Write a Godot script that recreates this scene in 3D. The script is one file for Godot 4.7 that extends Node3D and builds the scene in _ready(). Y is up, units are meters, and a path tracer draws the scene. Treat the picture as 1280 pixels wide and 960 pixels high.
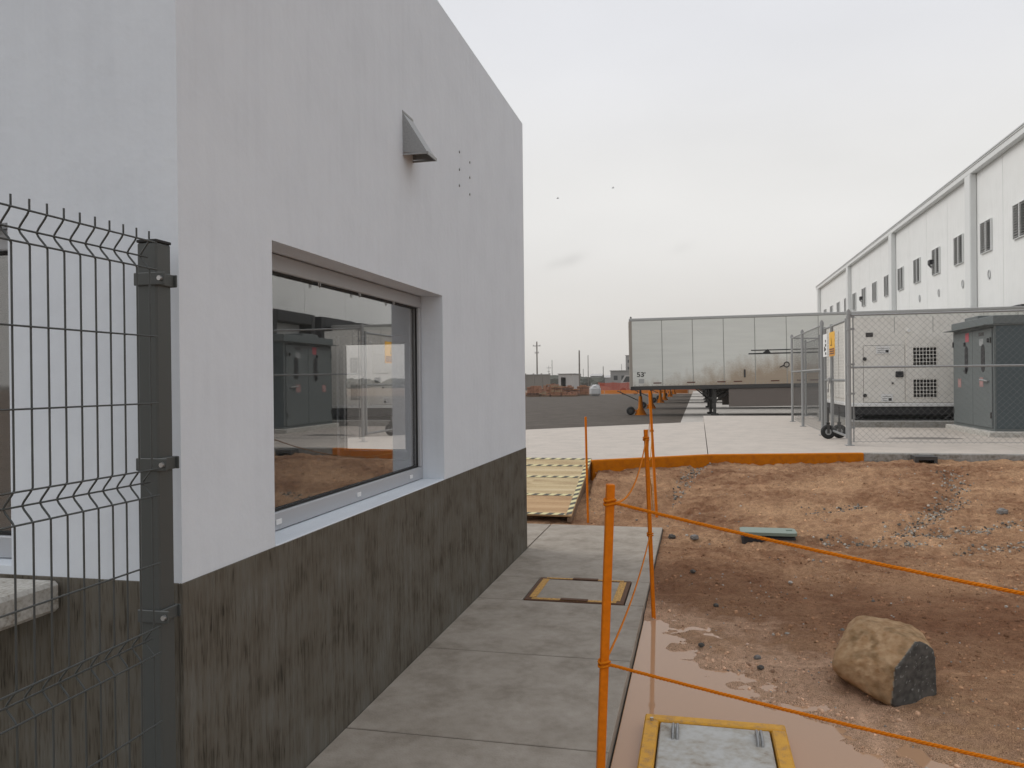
extends Node3D
# y up, metres. -Z runs along the guard building's long wall, the eye stands 1.5 m above the walkway (y = 0).

const SL := 0.5          # top of the raised concrete apron
const WX := -1.515       # outer face of the building's long wall
const EYE := Vector3(0, 1.5, 0)
const FOCAL := 1000.0    # of the 1280 x 960 photograph

var M := {}
var used := {}
var cam: Camera3D
var rng := RandomNumberGenerator.new()
var n_big := FastNoiseLite.new()
var n_mid := FastNoiseLite.new()
var n_fine := FastNoiseLite.new()
var n_rut := FastNoiseLite.new()
var washes := []         # gravel wash lines: [points, half width]


# ------------------------------------------------------------------ mesh builder
class B:
	var v := PackedVector3Array()
	var n := PackedVector3Array()
	var c := PackedColorArray()
	var col := Color.WHITE
	var tinted := false

	func vert(p: Vector3, nn: Vector3) -> void:
		v.append(p)
		n.append(nn)
		c.append(col)

	# a, b, d counterclockwise seen from outside
	func tri(a: Vector3, b: Vector3, d: Vector3) -> void:
		var nn := (b - a).cross(d - a)
		if nn.length_squared() < 1e-16:
			return
		nn = nn.normalized()
		vert(a, nn)
		vert(d, nn)
		vert(b, nn)

	func quad(a: Vector3, b: Vector3, d: Vector3, e: Vector3) -> void:
		tri(a, b, d)
		tri(a, d, e)

	# a flat convex face turned away from the point mid
	func face(p: Array, mid: Vector3) -> void:
		var nn: Vector3 = (p[1] - p[0]).cross(p[2] - p[0])
		var ctr := Vector3.ZERO
		for q in p:
			ctr += q
		ctr /= p.size()
		var q2 := p.duplicate()
		if nn.dot(ctr - mid) < 0.0:
			q2.reverse()
		for k in range(1, q2.size() - 1):
			tri(q2[0], q2[k], q2[k + 1])

	func box(ctr: Vector3, size: Vector3, bev := 0.0, bas := Basis()) -> void:
		var h := size * 0.5
		var o := func(x: float, y: float, z: float) -> Vector3: return ctr + bas * Vector3(x, y, z)
		if bev <= 0.0:
			for a in 3:
				for s in [-1.0, 1.0]:
					var pts := []
					for uv in [[-1, -1], [1, -1], [1, 1], [-1, 1]]:
						var q := Vector3.ZERO
						q[a] = s * h[a]
						q[(a + 1) % 3] = uv[0] * h[(a + 1) % 3]
						q[(a + 2) % 3] = uv[1] * h[(a + 2) % 3]
						pts.append(o.call(q.x, q.y, q.z))
					face(pts, ctr)
			return
		bev = minf(bev, minf(h.x, minf(h.y, h.z)) * 0.95)
		var at := func(sg: Vector3, a: int) -> Vector3:
			var q := Vector3.ZERO
			for k in 3:
				q[k] = sg[k] * (h[k] if k == a else h[k] - bev)
			return ctr + bas * q
		for a in 3:
			var b2 := (a + 1) % 3
			var c2 := (a + 2) % 3
			for s in [-1.0, 1.0]:
				var pts := []
				for uv in [[-1, -1], [1, -1], [1, 1], [-1, 1]]:
					var sg := Vector3.ZERO
					sg[a] = s
					sg[b2] = uv[0]
					sg[c2] = uv[1]
					pts.append(at.call(sg, a))
				face(pts, ctr)
			for s1 in [-1.0, 1.0]:
				for s2 in [-1.0, 1.0]:
					var g0 := Vector3.ZERO
					g0[b2] = s1
					g0[c2] = s2
					var g1 := g0
					g0[a] = -1
					g1[a] = 1
					face([at.call(g0, b2), at.call(g1, b2), at.call(g1, c2), at.call(g0, c2)], ctr)
		for sx in [-1.0, 1.0]:
			for sy in [-1.0, 1.0]:
				for sz in [-1.0, 1.0]:
					var sg := Vector3(sx, sy, sz)
					face([at.call(sg, 0), at.call(sg, 1), at.call(sg, 2)], ctr)

	# box given by two corners
	func span(a: Vector3, b: Vector3, bev := 0.0) -> void:
		box((a + b) * 0.5, (b - a).abs(), bev)

	func rings(pts: PackedVector3Array, radii: PackedFloat32Array, sides: int, caps := true) -> void:
		var cnt := pts.size()
		var up := Vector3.UP
		var d0 := (pts[1] - pts[0]).normalized()
		if absf(d0.dot(up)) > 0.9:
			up = Vector3.RIGHT
		var side := d0.cross(up).normalized()
		var prev := []
		for i in cnt:
			var d := (pts[mini(i + 1, cnt - 1)] - pts[maxi(i - 1, 0)]).normalized()
			side = (side - d * side.dot(d)).normalized()
			var oth := d.cross(side)
			var ring := []
			for k in sides:
				var a := TAU * k / sides
				ring.append(side * cos(a) + oth * sin(a))
			if i > 0:
				for k in sides:
					var k2 := (k + 1) % sides
					var a0: Vector3 = pts[i - 1] + prev[k] * radii[i - 1]
					var a1: Vector3 = pts[i - 1] + prev[k2] * radii[i - 1]
					var b0: Vector3 = pts[i] + ring[k] * radii[i]
					var b1: Vector3 = pts[i] + ring[k2] * radii[i]
					vert(a0, prev[k]); vert(b1, ring[k2]); vert(a1, prev[k2])
					vert(a0, prev[k]); vert(b0, ring[k]); vert(b1, ring[k2])
			if caps and (i == 0 or i == cnt - 1):
				for k in range(1, sides - 1):
					face([pts[i] + ring[0] * radii[i], pts[i] + ring[k] * radii[i], pts[i] + ring[k + 1] * radii[i]], pts[i] + d * (0.01 if i == 0 else -0.01))
			prev = ring

	func tube(pts: PackedVector3Array, r: float, sides := 6, caps := true) -> void:
		var rr := PackedFloat32Array()
		rr.resize(pts.size())
		rr.fill(r)
		rings(pts, rr, sides, caps)

	func rod(a: Vector3, b: Vector3, r0: float, r1 := -1.0, sides := 8) -> void:
		rings(PackedVector3Array([a, b]), PackedFloat32Array([r0, r0 if r1 < 0 else r1]), sides, true)

	# polygon in the xz plane, from y0 up to y1
	func prism(poly: PackedVector2Array, y0: float, y1: float) -> void:
		var p := poly.duplicate()
		if Geometry2D.is_polygon_clockwise(p):
			p.reverse()
		var t := Geometry2D.triangulate_polygon(p)
		for k in range(0, t.size(), 3):
			var a := p[t[k]]
			var b := p[t[k + 1]]
			var d := p[t[k + 2]]
			var m3 := Vector3(a.x + b.x + d.x, 0, a.y + b.y + d.y) / 3.0
			face([Vector3(a.x, y1, a.y), Vector3(b.x, y1, b.y), Vector3(d.x, y1, d.y)], m3 + Vector3(0, y1 - 1, 0))
			face([Vector3(a.x, y0, a.y), Vector3(b.x, y0, b.y), Vector3(d.x, y0, d.y)], m3 + Vector3(0, y0 + 1, 0))
		for k in p.size():
			var a := p[k]
			var b := p[(k + 1) % p.size()]
			var dir := (b - a).normalized()
			var inner := (a + b) * 0.5 + Vector2(-dir.y, dir.x) * 0.01
			if not Geometry2D.is_point_in_polygon(inner, p):
				inner = (a + b) * 0.5 - Vector2(-dir.y, dir.x) * 0.01
			face([Vector3(a.x, y0, a.y), Vector3(b.x, y0, b.y), Vector3(b.x, y1, b.y), Vector3(a.x, y1, a.y)], Vector3(inner.x, (y0 + y1) * 0.5, inner.y))

	# wall with rectangular openings: o corner, u and w unit directions of length and height, t inward thickness vector
	func holed(o: Vector3, u: Vector3, w: Vector3, t: Vector3, lu: float, lw: float, holes: Array) -> void:
		var us := [0.0, lu]
		var ws := [0.0, lw]
		for h in holes:
			us.append_array([h[0], h[1]])
			ws.append_array([h[2], h[3]])
		us.sort()
		ws.sort()
		var p := func(a: float, b: float, k: float) -> Vector3: return o + u * a + w * b + t * k
		var solid := func(i: int, j: int) -> bool:
			if i < 0 or j < 0 or i >= us.size() - 1 or j >= ws.size() - 1:
				return false
			var a: float = (us[i] + us[i + 1]) * 0.5
			var b: float = (ws[j] + ws[j + 1]) * 0.5
			for h in holes:
				if a > h[0] and a < h[1] and b > h[2] and b < h[3]:
					return false
			return true
		for i in us.size() - 1:
			if us[i + 1] - us[i] < 1e-6:
				continue
			for j in ws.size() - 1:
				if ws[j + 1] - ws[j] < 1e-6 or not solid.call(i, j):
					continue
				var a0: float = us[i]
				var a1: float = us[i + 1]
				var b0: float = ws[j]
				var b1: float = ws[j + 1]
				var mid: Vector3 = p.call((a0 + a1) * 0.5, (b0 + b1) * 0.5, 0.5)
				face([p.call(a0, b0, 0), p.call(a1, b0, 0), p.call(a1, b1, 0), p.call(a0, b1, 0)], mid)
				face([p.call(a0, b0, 1), p.call(a1, b0, 1), p.call(a1, b1, 1), p.call(a0, b1, 1)], mid)
				if not solid.call(i - 1, j):
					face([p.call(a0, b0, 0), p.call(a0, b1, 0), p.call(a0, b1, 1), p.call(a0, b0, 1)], mid)
				if not solid.call(i + 1, j):
					face([p.call(a1, b0, 0), p.call(a1, b1, 0), p.call(a1, b1, 1), p.call(a1, b0, 1)], mid)
				if not solid.call(i, j - 1):
					face([p.call(a0, b0, 0), p.call(a1, b0, 0), p.call(a1, b0, 1), p.call(a0, b0, 1)], mid)
				if not solid.call(i, j + 1):
					face([p.call(a0, b1, 0), p.call(a1, b1, 0), p.call(a1, b1, 1), p.call(a0, b1, 1)], mid)

	# rounded lump: icosphere pushed in and out by noise
	func lump(ctr: Vector3, size: Vector3, levels: int, noise: FastNoiseLite, amp: float, seed_at: Vector3) -> void:
		var f := (1.0 + sqrt(5.0)) / 2.0
		var p := [Vector3(-1, f, 0), Vector3(1, f, 0), Vector3(-1, -f, 0), Vector3(1, -f, 0), Vector3(0, -1, f), Vector3(0, 1, f), Vector3(0, -1, -f), Vector3(0, 1, -f), Vector3(f, 0, -1), Vector3(f, 0, 1), Vector3(-f, 0, -1), Vector3(-f, 0, 1)]
		var t := [[0, 11, 5], [0, 5, 1], [0, 1, 7], [0, 7, 10], [0, 10, 11], [1, 5, 9], [5, 11, 4], [11, 10, 2], [10, 7, 6], [7, 1, 8], [3, 9, 4], [3, 4, 2], [3, 2, 6], [3, 6, 8], [3, 8, 9], [4, 9, 5], [2, 4, 11], [6, 2, 10], [8, 6, 7], [9, 8, 1]]
		var tris := []
		for k in t:
			tris.append([p[k[0]].normalized(), p[k[1]].normalized(), p[k[2]].normalized()])
		for l in levels:
			var nx := []
			for k in tris:
				var ab: Vector3 = (k[0] + k[1]).normalized()
				var bc: Vector3 = (k[1] + k[2]).normalized()
				var ca: Vector3 = (k[2] + k[0]).normalized()
				nx.append_array([[k[0], ab, ca], [k[1], bc, ab], [k[2], ca, bc], [ab, bc, ca]])
			tris = nx
		for k in tris:
			var q := []
			for d in k:
				var dd: Vector3 = d
				q.append(ctr + dd * size * 0.5 * (1.0 + amp * noise.get_noise_3dv(dd * 1.3 + seed_at)))
			face(q, ctr)

	func mesh(org := Vector3.ZERO) -> ArrayMesh:
		var vv := v
		if org != Vector3.ZERO:
			vv = PackedVector3Array()
			vv.resize(v.size())
			for k in v.size():
				vv[k] = v[k] - org
		var a := []
		a.resize(Mesh.ARRAY_MAX)
		a[Mesh.ARRAY_VERTEX] = vv
		a[Mesh.ARRAY_NORMAL] = n
		if tinted:
			a[Mesh.ARRAY_COLOR] = c
		var m := ArrayMesh.new()
		m.add_surface_from_arrays(Mesh.PRIMITIVE_TRIANGLES, a)
		return m


# ------------------------------------------------------------------ scene helpers
func numbered(called: String) -> String:
	if not used.has(called):
		used[called] = 0
		return called
	used[called] += 1
	return "%s_%03d" % [called, used[called]]


func tag(o: Node, label: String, category: String, group := "") -> void:
	o.set_meta("label", label)
	o.set_meta("category", category)
	if group != "":
		o.set_meta("group", group)


func thing(called: String, at: Vector3, label: String, category: String, group := "") -> Node3D:
	var o := Node3D.new()
	o.name = numbered(called)
	add_child(o)
	o.position = at
	tag(o, label, category, group)
	return o


func org(o: Node) -> Vector3:
	var p := Vector3.ZERO
	while o != self:
		p += (o as Node3D).position
		o = o.get_parent()
	return p


# a part whose shape was written in world coordinates
func part(called: String, b: B, m: Material, parent: Node3D) -> MeshInstance3D:
	var o := MeshInstance3D.new()
	o.name = called
	o.mesh = b.mesh(org(parent))
	o.material_override = m
	parent.add_child(o, true)
	return o


# a part whose shape was written in the thing's own coordinates
func own(called: String, b: B, m: Material, parent: Node3D) -> MeshInstance3D:
	var o := MeshInstance3D.new()
	o.name = called
	o.mesh = b.mesh()
	o.material_override = m
	parent.add_child(o, true)
	return o


func shared(called: String, mesh: Mesh, m: Material, parent: Node3D, at: Vector3) -> MeshInstance3D:
	var o := MeshInstance3D.new()
	o.name = called
	o.mesh = mesh
	o.material_override = m
	parent.add_child(o, true)
	o.position = at
	return o


func single(called: String, b: B, m: Material, at: Vector3, label: String, category: String, group := "") -> MeshInstance3D:
	var o := MeshInstance3D.new()
	o.name = numbered(called)
	o.mesh = b.mesh(at)
	o.material_override = m
	add_child(o)
	o.position = at
	tag(o, label, category, group)
	return o


func structure(called: String) -> Node3D:
	var o := Node3D.new()
	o.name = numbered(called)
	add_child(o)
	o.set_meta("kind", "structure")
	return o


func struct_mesh(called: String, b: B, m: Material) -> MeshInstance3D:
	var o := MeshInstance3D.new()
	o.name = numbered(called)
	o.mesh = b.mesh()
	o.material_override = m
	add_child(o)
	o.set_meta("kind", "structure")
	return o


func copy_of(o: Node3D, at: Vector3, label := "") -> Node3D:
	var r: Node3D = o.duplicate()
	r.name = numbered(String(o.name))
	add_child(r)
	r.position = at
	if label != "":
		r.set_meta("label", label)
	return r


# direction of a pixel of the photograph; its distance comes from the ground it is put on
func ray(px: float, py: float) -> Vector3:
	return cam.basis * Vector3((px - 640.0) / FOCAL, -(py - 480.0) / FOCAL, -1.0)


func on_level(px: float, py: float, y: float) -> Vector3:
	var d := ray(px, py)
	return EYE + d * ((y - EYE.y) / d.y)


func on_dirt(px: float, py: float) -> Vector3:
	var y := 0.0
	var p := Vector3.ZERO
	for k in 12:
		p = on_level(px, py, y)
		y = lerpf(y, dirt_y(p.x, p.z), 0.7)
	return Vector3(p.x, dirt_y(p.x, p.z), p.z)


# ------------------------------------------------------------------ textures and materials
func noise_bytes(sd: int, freq: float, oct: int, w: int, h: int, stretch_to := 0) -> PackedByteArray:
	var f := FastNoiseLite.new()
	f.seed = sd
	f.noise_type = FastNoiseLite.TYPE_SIMPLEX_SMOOTH
	f.frequency = freq
	f.fractal_octaves = oct
	f.fractal_gain = 0.55
	var im := f.get_seamless_image(w, h)
	im.convert(Image.FORMAT_L8)
	if stretch_to > 0:
		im.resize(w, stretch_to, Image.INTERPOLATE_CUBIC)
	return im.get_data()


# layers: [bytes, weight]; colours: linear, dark to light
func blend_tex(size: int, layers: Array, ramp: Array, contrast := 1.0) -> ImageTexture:
	var lut := PackedByteArray()
	for k in 256:
		var t := clampf((k / 255.0 - 0.5) * contrast + 0.5, 0, 1) * (ramp.size() - 1)
		var i := mini(int(t), ramp.size() - 2)
		var a: Color = ramp[i]
		var cc: Color = a.lerp(ramp[i + 1], t - i).linear_to_srgb()
		lut.append_array([cc.r8, cc.g8, cc.b8])
	var out := PackedByteArray()
	out.resize(size * size * 3)
	var l0: PackedByteArray = layers[0][0]
	var w0: float = layers[0][1]
	var l1: PackedByteArray = layers[mini(1, layers.size() - 1)][0]
	var w1: float = layers[1][1] if layers.size() > 1 else 0.0
	var l2: PackedByteArray = layers[mini(2, layers.size() - 1)][0]
	var w2: float = layers[2][1] if layers.size() > 2 else 0.0
	var base := 127.5 - 127.5 * (w0 + w1 + w2)
	for k in size * size:
		var q := clampi(int(base + l0[k] * w0 + l1[k] * w1 + l2[k] * w2), 0, 255) * 3
		out[k * 3] = lut[q]
		out[k * 3 + 1] = lut[q + 1]
		out[k * 3 + 2] = lut[q + 2]
	return ImageTexture.create_from_image(Image.create_from_data(size, size, false, Image.FORMAT_RGB8, out))


func grey_tex(size: int, bytes: PackedByteArray) -> ImageTexture:
	return ImageTexture.create_from_image(Image.create_from_data(size, size, false, Image.FORMAT_L8, bytes))


func lin(r: float, g: float, b: float) -> Color:
	return Color(r, g, b).linear_to_srgb()


func mat(called: String, c: Color, rough := 0.8, metal := 0.0) -> StandardMaterial3D:
	var m := StandardMaterial3D.new()
	m.resource_name = called
	m.albedo_color = c.linear_to_srgb()
	m.roughness = rough
	m.metallic = metal
	M[called] = m
	return m


func textured(called: String, tex: Texture2D, tile: float, rough := 0.85, bump: Texture2D = null, bump_cm := 0.0, world := true, metal := 0.0) -> StandardMaterial3D:
	var m := StandardMaterial3D.new()
	m.resource_name = called
	m.albedo_texture = tex
	m.roughness = rough
	m.metallic = metal
	m.uv1_triplanar = true
	m.uv1_world_triplanar = world
	m.uv1_scale = Vector3.ONE / tile
	m.uv1_triplanar_sharpness = 8.0
	if bump:
		m.heightmap_enabled = true
		m.heightmap_texture = bump
		m.heightmap_scale = bump_cm
	M[called] = m
	return m


func make_materials() -> void:
	var big := noise_bytes(3, 0.006, 4, 1024, 1024)
	var mid := noise_bytes(7, 0.03, 4, 1024, 1024)
	var fine := noise_bytes(11, 0.16, 3, 1024, 1024)
	var grit := noise_bytes(17, 0.35, 2, 1024, 1024)
	var streak := noise_bytes(23, 0.05, 4, 1024, 64, 1024)
	var streak2 := noise_bytes(29, 0.14, 2, 1024, 48, 1024)
	var dash := noise_bytes(31, 0.24, 3, 1024, 64, 1024)
	# mostly level, cut by narrow dark scratches
	var groove := PackedByteArray()
	groove.resize(dash.size())
	for k in dash.size():
		var d := dash[k] / 255.0
		groove[k] = int(255.0 * clampf(0.56 + (d - 0.5) * 0.35 - 0.42 * smoothstep(0.42, 0.22, d), 0.0, 1.0))
	# painted stucco
	textured("stucco", blend_tex(1024, [[big, 0.5], [streak, 0.3], [fine, 0.12]], [Color(0.62, 0.66, 0.71), Color(0.675, 0.718, 0.77), Color(0.71, 0.755, 0.805)]), 3.1, 0.9, grey_tex(1024, mid), 0.12)
	# raked grey-brown plaster of the base course: upright scratches
	textured("raked_plaster", blend_tex(1024, [[groove, 0.5], [big, 0.65], [streak, 0.5]], [Color(0.046, 0.041, 0.033), Color(0.098, 0.086, 0.068), Color(0.128, 0.115, 0.094), Color(0.138, 0.130, 0.112), Color(0.16, 0.153, 0.136)], 1.1), 1.9, 0.9, grey_tex(1024, groove), 0.35)
	textured("walk_concrete", blend_tex(1024, [[big, 0.75], [mid, 0.4], [grit, 0.35]], [Color(0.215, 0.185, 0.150), Color(0.322, 0.284, 0.240), Color(0.40, 0.358, 0.310)], 1.0), 2.3, 0.72, grey_tex(1024, fine), 0.12)
	textured("apron_concrete", blend_tex(1024, [[big, 0.6], [mid, 0.35], [grit, 0.25]], [Color(0.355, 0.322, 0.288), Color(0.455, 0.402, 0.350), Color(0.515, 0.46, 0.405)]), 3.3, 0.75)
	textured("yard_concrete", blend_tex(1024, [[big, 0.7], [mid, 0.4], [grit, 0.25]], [Color(0.30, 0.275, 0.245), Color(0.41, 0.38, 0.345), Color(0.47, 0.44, 0.405)]), 6.0, 0.75)
	textured("asphalt", blend_tex(1024, [[big, 0.7], [mid, 0.4], [grit, 0.5]], [Color(0.065, 0.054, 0.045), Color(0.092, 0.078, 0.066), Color(0.125, 0.107, 0.092)]), 7.0, 0.8, grey_tex(1024, grit), 0.5)
	textured("earth", blend_tex(1024, [[big, 0.7], [mid, 0.5], [grit, 0.5]], [Color(0.13, 0.095, 0.07), Color(0.21, 0.155, 0.115), Color(0.28, 0.215, 0.165)]), 9.0, 0.95)
	var dm := textured("dirt", blend_tex(1024, [[fine, 0.8], [grit, 0.8], [mid, 0.4]], [Color(0.30, 0.27, 0.25), Color(0.74, 0.73, 0.72), Color(1, 1, 1)], 1.35), 1.3, 0.9, grey_tex(1024, fine), 2.2)
	dm.vertex_color_use_as_albedo = true
	textured("old_concrete", blend_tex(1024, [[mid, 0.7], [big, 0.5], [grit, 0.3]], [Color(0.22, 0.19, 0.15), Color(0.44, 0.425, 0.39), Color(0.55, 0.54, 0.51)], 1.3), 0.6, 0.85)
	textured("lid_concrete", blend_tex(1024, [[big, 0.9], [mid, 0.6], [grit, 0.15]], [Color(0.20, 0.15, 0.105), Color(0.40, 0.37, 0.32), Color(0.48, 0.475, 0.45), Color(0.53, 0.525, 0.505)], 0.9), 1.4, 0.85)
	textured("kerb_concrete", M.old_concrete.albedo_texture, 1.6, 0.85)
	M.kerb_concrete.albedo_color = lin(0.62, 0.62, 0.62)
	# orange and yellow paint with wear
	textured("orange_kerb", blend_tex(512, [[noise_bytes(41, 0.02, 4, 512, 512), 0.8], [noise_bytes(43, 0.2, 2, 512, 512), 0.4]], [Color(0.34, 0.105, 0.010), Color(0.50, 0.150, 0.003), Color(0.55, 0.18, 0.005)]), 1.1, 0.65)
	textured("yellow_paint", blend_tex(512, [[noise_bytes(47, 0.02, 4, 512, 512), 0.9], [noise_bytes(53, 0.2, 2, 512, 512), 0.5]], [Color(0.36, 0.19, 0.06), Color(0.62, 0.30, 0.012), Color(0.68, 0.35, 0.02)], 1.2), 0.7, 0.6)
	textured("worn_yellow", blend_tex(512, [[noise_bytes(59, 0.03, 4, 512, 512), 1.1], [noise_bytes(61, 0.2, 2, 512, 512), 0.5]], [Color(0.20, 0.11, 0.045), Color(0.52, 0.27, 0.045), Color(0.62, 0.36, 0.08)], 1.2), 0.35, 0.7)
	textured("rust", blend_tex(512, [[noise_bytes(67, 0.04, 4, 512, 512), 1.0]], [Color(0.06, 0.03, 0.018), Color(0.16, 0.075, 0.035)]), 0.3, 0.85)
	textured("stake_orange", blend_tex(512, [[noise_bytes(71, 0.03, 4, 512, 512), 0.9]], [Color(0.56, 0.145, 0.006), Color(0.74, 0.205, 0.008)]), 0.5, 0.5)
	mat("rope", Color(0.60, 0.175, 0.006), 0.65)
	mat("thin_rope", Color(0.45, 0.19, 0.03), 0.65)
	# plywood
	var wood := [[noise_bytes(73, 0.012, 4, 64, 512), 1.0]]
	var wim := Image.create_from_data(64, 512, false, Image.FORMAT_L8, wood[0][0])
	wim.resize(512, 512, Image.INTERPOLATE_CUBIC)
	textured("plywood", blend_tex(512, [[wim.get_data(), 0.9], [noise_bytes(79, 0.05, 3, 512, 512), 0.4]], [Color(0.32, 0.22, 0.115), Color(0.47, 0.36, 0.20), Color(0.56, 0.45, 0.28)]), 0.9, 0.8)
	textured("plywood_pale", M.plywood.albedo_texture, 0.7, 0.8)
	M.plywood_pale.uv1_offset = Vector3(0.3, 0.4, 0.2)
	textured("plywood_red", M.plywood.albedo_texture, 0.8, 0.8)
	M.plywood_red.albedo_color = lin(0.92, 0.76, 0.68)
	mat("timber", Color(0.20, 0.13, 0.08), 0.85)
	var tape := mat("tape", Color(1, 1, 1), 0.7)
	tape.vertex_color_use_as_albedo = true
	# metal and paint
	textured("galvanised", blend_tex(512, [[noise_bytes(83, 0.06, 3, 512, 512), 0.8]], [Color(0.26, 0.265, 0.265), Color(0.40, 0.405, 0.405)]), 0.3, 0.5, null, 0.0, true, 0.55)
	textured("mesh_wire", M.galvanised.albedo_texture, 0.3, 0.6, null, 0.0, true, 0.2)
	M.mesh_wire.albedo_color = lin(0.50, 0.50, 0.49)
	mat("fence_paint", Color(0.062, 0.068, 0.066), 0.5)
	mat("fence_wire", Color(0.05, 0.056, 0.055), 0.5)
	mat("bolt", Color(0.45, 0.45, 0.45), 0.35, 0.8)
	mat("aluminium", Color(0.42, 0.435, 0.46), 0.45, 0.15)
	mat("clip_white", Color(0.72, 0.72, 0.72), 0.5)
	var g := mat("glass", Color(0.10, 0.12, 0.12, 1.0), 0.0)
	g.transparency = BaseMaterial3D.TRANSPARENCY_ALPHA
	g.albedo_color.a = 0.02
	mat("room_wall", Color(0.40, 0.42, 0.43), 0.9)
	mat("room_floor", Color(0.24, 0.21, 0.17), 0.6)
	mat("rubber", Color(0.018, 0.018, 0.018), 0.8)
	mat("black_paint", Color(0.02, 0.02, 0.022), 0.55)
	mat("dark_steel", Color(0.055, 0.052, 0.05), 0.6, 0.2)
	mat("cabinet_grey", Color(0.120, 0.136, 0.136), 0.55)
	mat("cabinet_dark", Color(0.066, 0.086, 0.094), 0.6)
	mat("pink_paper", Color(0.44, 0.10, 0.12), 0.9)
	mat("pink_faded", Color(0.33, 0.20, 0.19), 0.9)
	textured("generator_paint", blend_tex(1024, [[big, 0.7], [mid, 0.35], [streak, 0.3]], [Color(0.64, 0.615, 0.565), Color(0.745, 0.72, 0.67), Color(0.78, 0.76, 0.71)]), 2.2, 0.55)
	mat("sign_white", Color(0.75, 0.75, 0.74), 0.5)
	mat("sign_yellow", Color(0.75, 0.40, 0.02), 0.5)
	mat("sign_orange", Color(0.55, 0.22, 0.02), 0.5)
	mat("ink", Color(0.02, 0.02, 0.02), 0.7)
	mat("lid_green", Color(0.185, 0.235, 0.195), 0.5)
	textured("warehouse_white", blend_tex(1024, [[streak, 0.5], [big, 0.5]], [Color(0.70, 0.705, 0.69), Color(0.76, 0.765, 0.75), Color(0.79, 0.795, 0.785)]), 8.0, 0.55)
	mat("trim_white", Color(0.68, 0.69, 0.68), 0.5)
	mat("trim_grey", Color(0.50, 0.51, 0.51), 0.5)
	mat("trim_dull", Color(0.30, 0.31, 0.31), 0.8)
	mat("louver_slat", Color(0.42, 0.42, 0.41), 0.6)
	# trailer skin, a clean sheet and one with road dirt thrown up from below
	textured("trailer_skin", blend_tex(1024, [[big, 0.5], [streak, 0.35], [fine, 0.15]], [Color(0.53, 0.545, 0.52), Color(0.60, 0.61, 0.585), Color(0.64, 0.65, 0.63)]), 3.0, 0.45)
	mat("trailer_rail", Color(0.40, 0.40, 0.39), 0.5, 0.2)
	mat("trailer_post", Color(0.33, 0.295, 0.255), 0.6)
	mat("seam", Color(0.36, 0.355, 0.335), 0.7)
	mat("skirt", Color(0.16, 0.135, 0.12), 0.75)
	mat("reflector", Color(0.10, 0.03, 0.02), 0.5)
	mat("stand_orange", Color(0.55, 0.17, 0.008), 0.5)
	mat("net_red", Color(0.52, 0.085, 0.035), 0.8)
	mat("net_orange", Color(0.68, 0.22, 0.03), 0.8)
	textured("brick_red", blend_tex(512, [[noise_bytes(89, 0.05, 4, 512, 512), 1.0], [noise_bytes(97, 0.25, 2, 512, 512), 0.6]], [Color(0.12, 0.055, 0.035), Color(0.36, 0.17, 0.10), Color(0.48, 0.28, 0.19)], 1.3), 2.0, 0.9)
	textured("brick_tan", M.brick_red.albedo_texture, 1.5, 0.9)
	M.brick_tan.albedo_color = lin(1.0, 1.0, 0.9)
	mat("horizon_grey", Color(0.24, 0.24, 0.24), 0.9)
	textured("brick_brown", M.brick_red.albedo_texture, 1.2, 0.9)
	M.brick_brown.albedo_color = lin(0.5, 0.55, 0.6)
	textured("brick_pale", M.brick_red.albedo_texture, 1.7, 0.9)
	M.brick_pale.albedo_texture = blend_tex(512, [[noise_bytes(89, 0.05, 4, 512, 512), 1.0]], [Color(0.25, 0.17, 0.10), Color(0.42, 0.31, 0.2)])
	mat("bag_white", Color(0.48, 0.48, 0.48), 0.8)
	mat("block_wall", Color(0.21, 0.195, 0.175), 0.9)
	mat("far_white", Color(0.42, 0.41, 0.40), 0.8)
	mat("far_grey", Color(0.27, 0.27, 0.265), 0.85)
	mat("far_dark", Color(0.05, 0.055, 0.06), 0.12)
	mat("damp_mark", Color(0.17, 0.15, 0.13), 0.5)
	mat("pole", Color(0.13, 0.115, 0.10), 0.9)
	mat("tree_far", Color(0.07, 0.075, 0.06), 0.95)
	mat("bird", Color(0.06, 0.06, 0.06), 0.9)
	var w := mat("muddy_water", Color(0.44, 0.262, 0.155), 0.04)
	w.metallic_specular = 0.36
	var bm := mat("boulder", Color(1, 1, 1), 0.9)
	bm.vertex_color_use_as_albedo = true
	bm.heightmap_enabled = true
	bm.heightmap_texture = grey_tex(1024, fine)
	bm.heightmap_scale = 0.8
	bm.uv1_triplanar = true
	bm.uv1_scale = Vector3.ONE / 0.5
	var gm := mat("gravel", Color(1, 1, 1), 0.9)
	gm.vertex_color_use_as_albedo = true
	for k in ["dirt", "orange_kerb", "stake_orange", "rope", "thin_rope", "asphalt", "raked_plaster", "earth", "gravel", "boulder", "stand_orange", "walk_concrete", "stucco"]:
		M[k].metallic_specular = 0.2
	mat("stone_dark", Color(0.085, 0.078, 0.07), 0.85)
	mat("stone_grey", Color(0.19, 0.18, 0.17), 0.85)
	mat("stone_pale", Color(0.42, 0.40, 0.37), 0.85)


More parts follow.
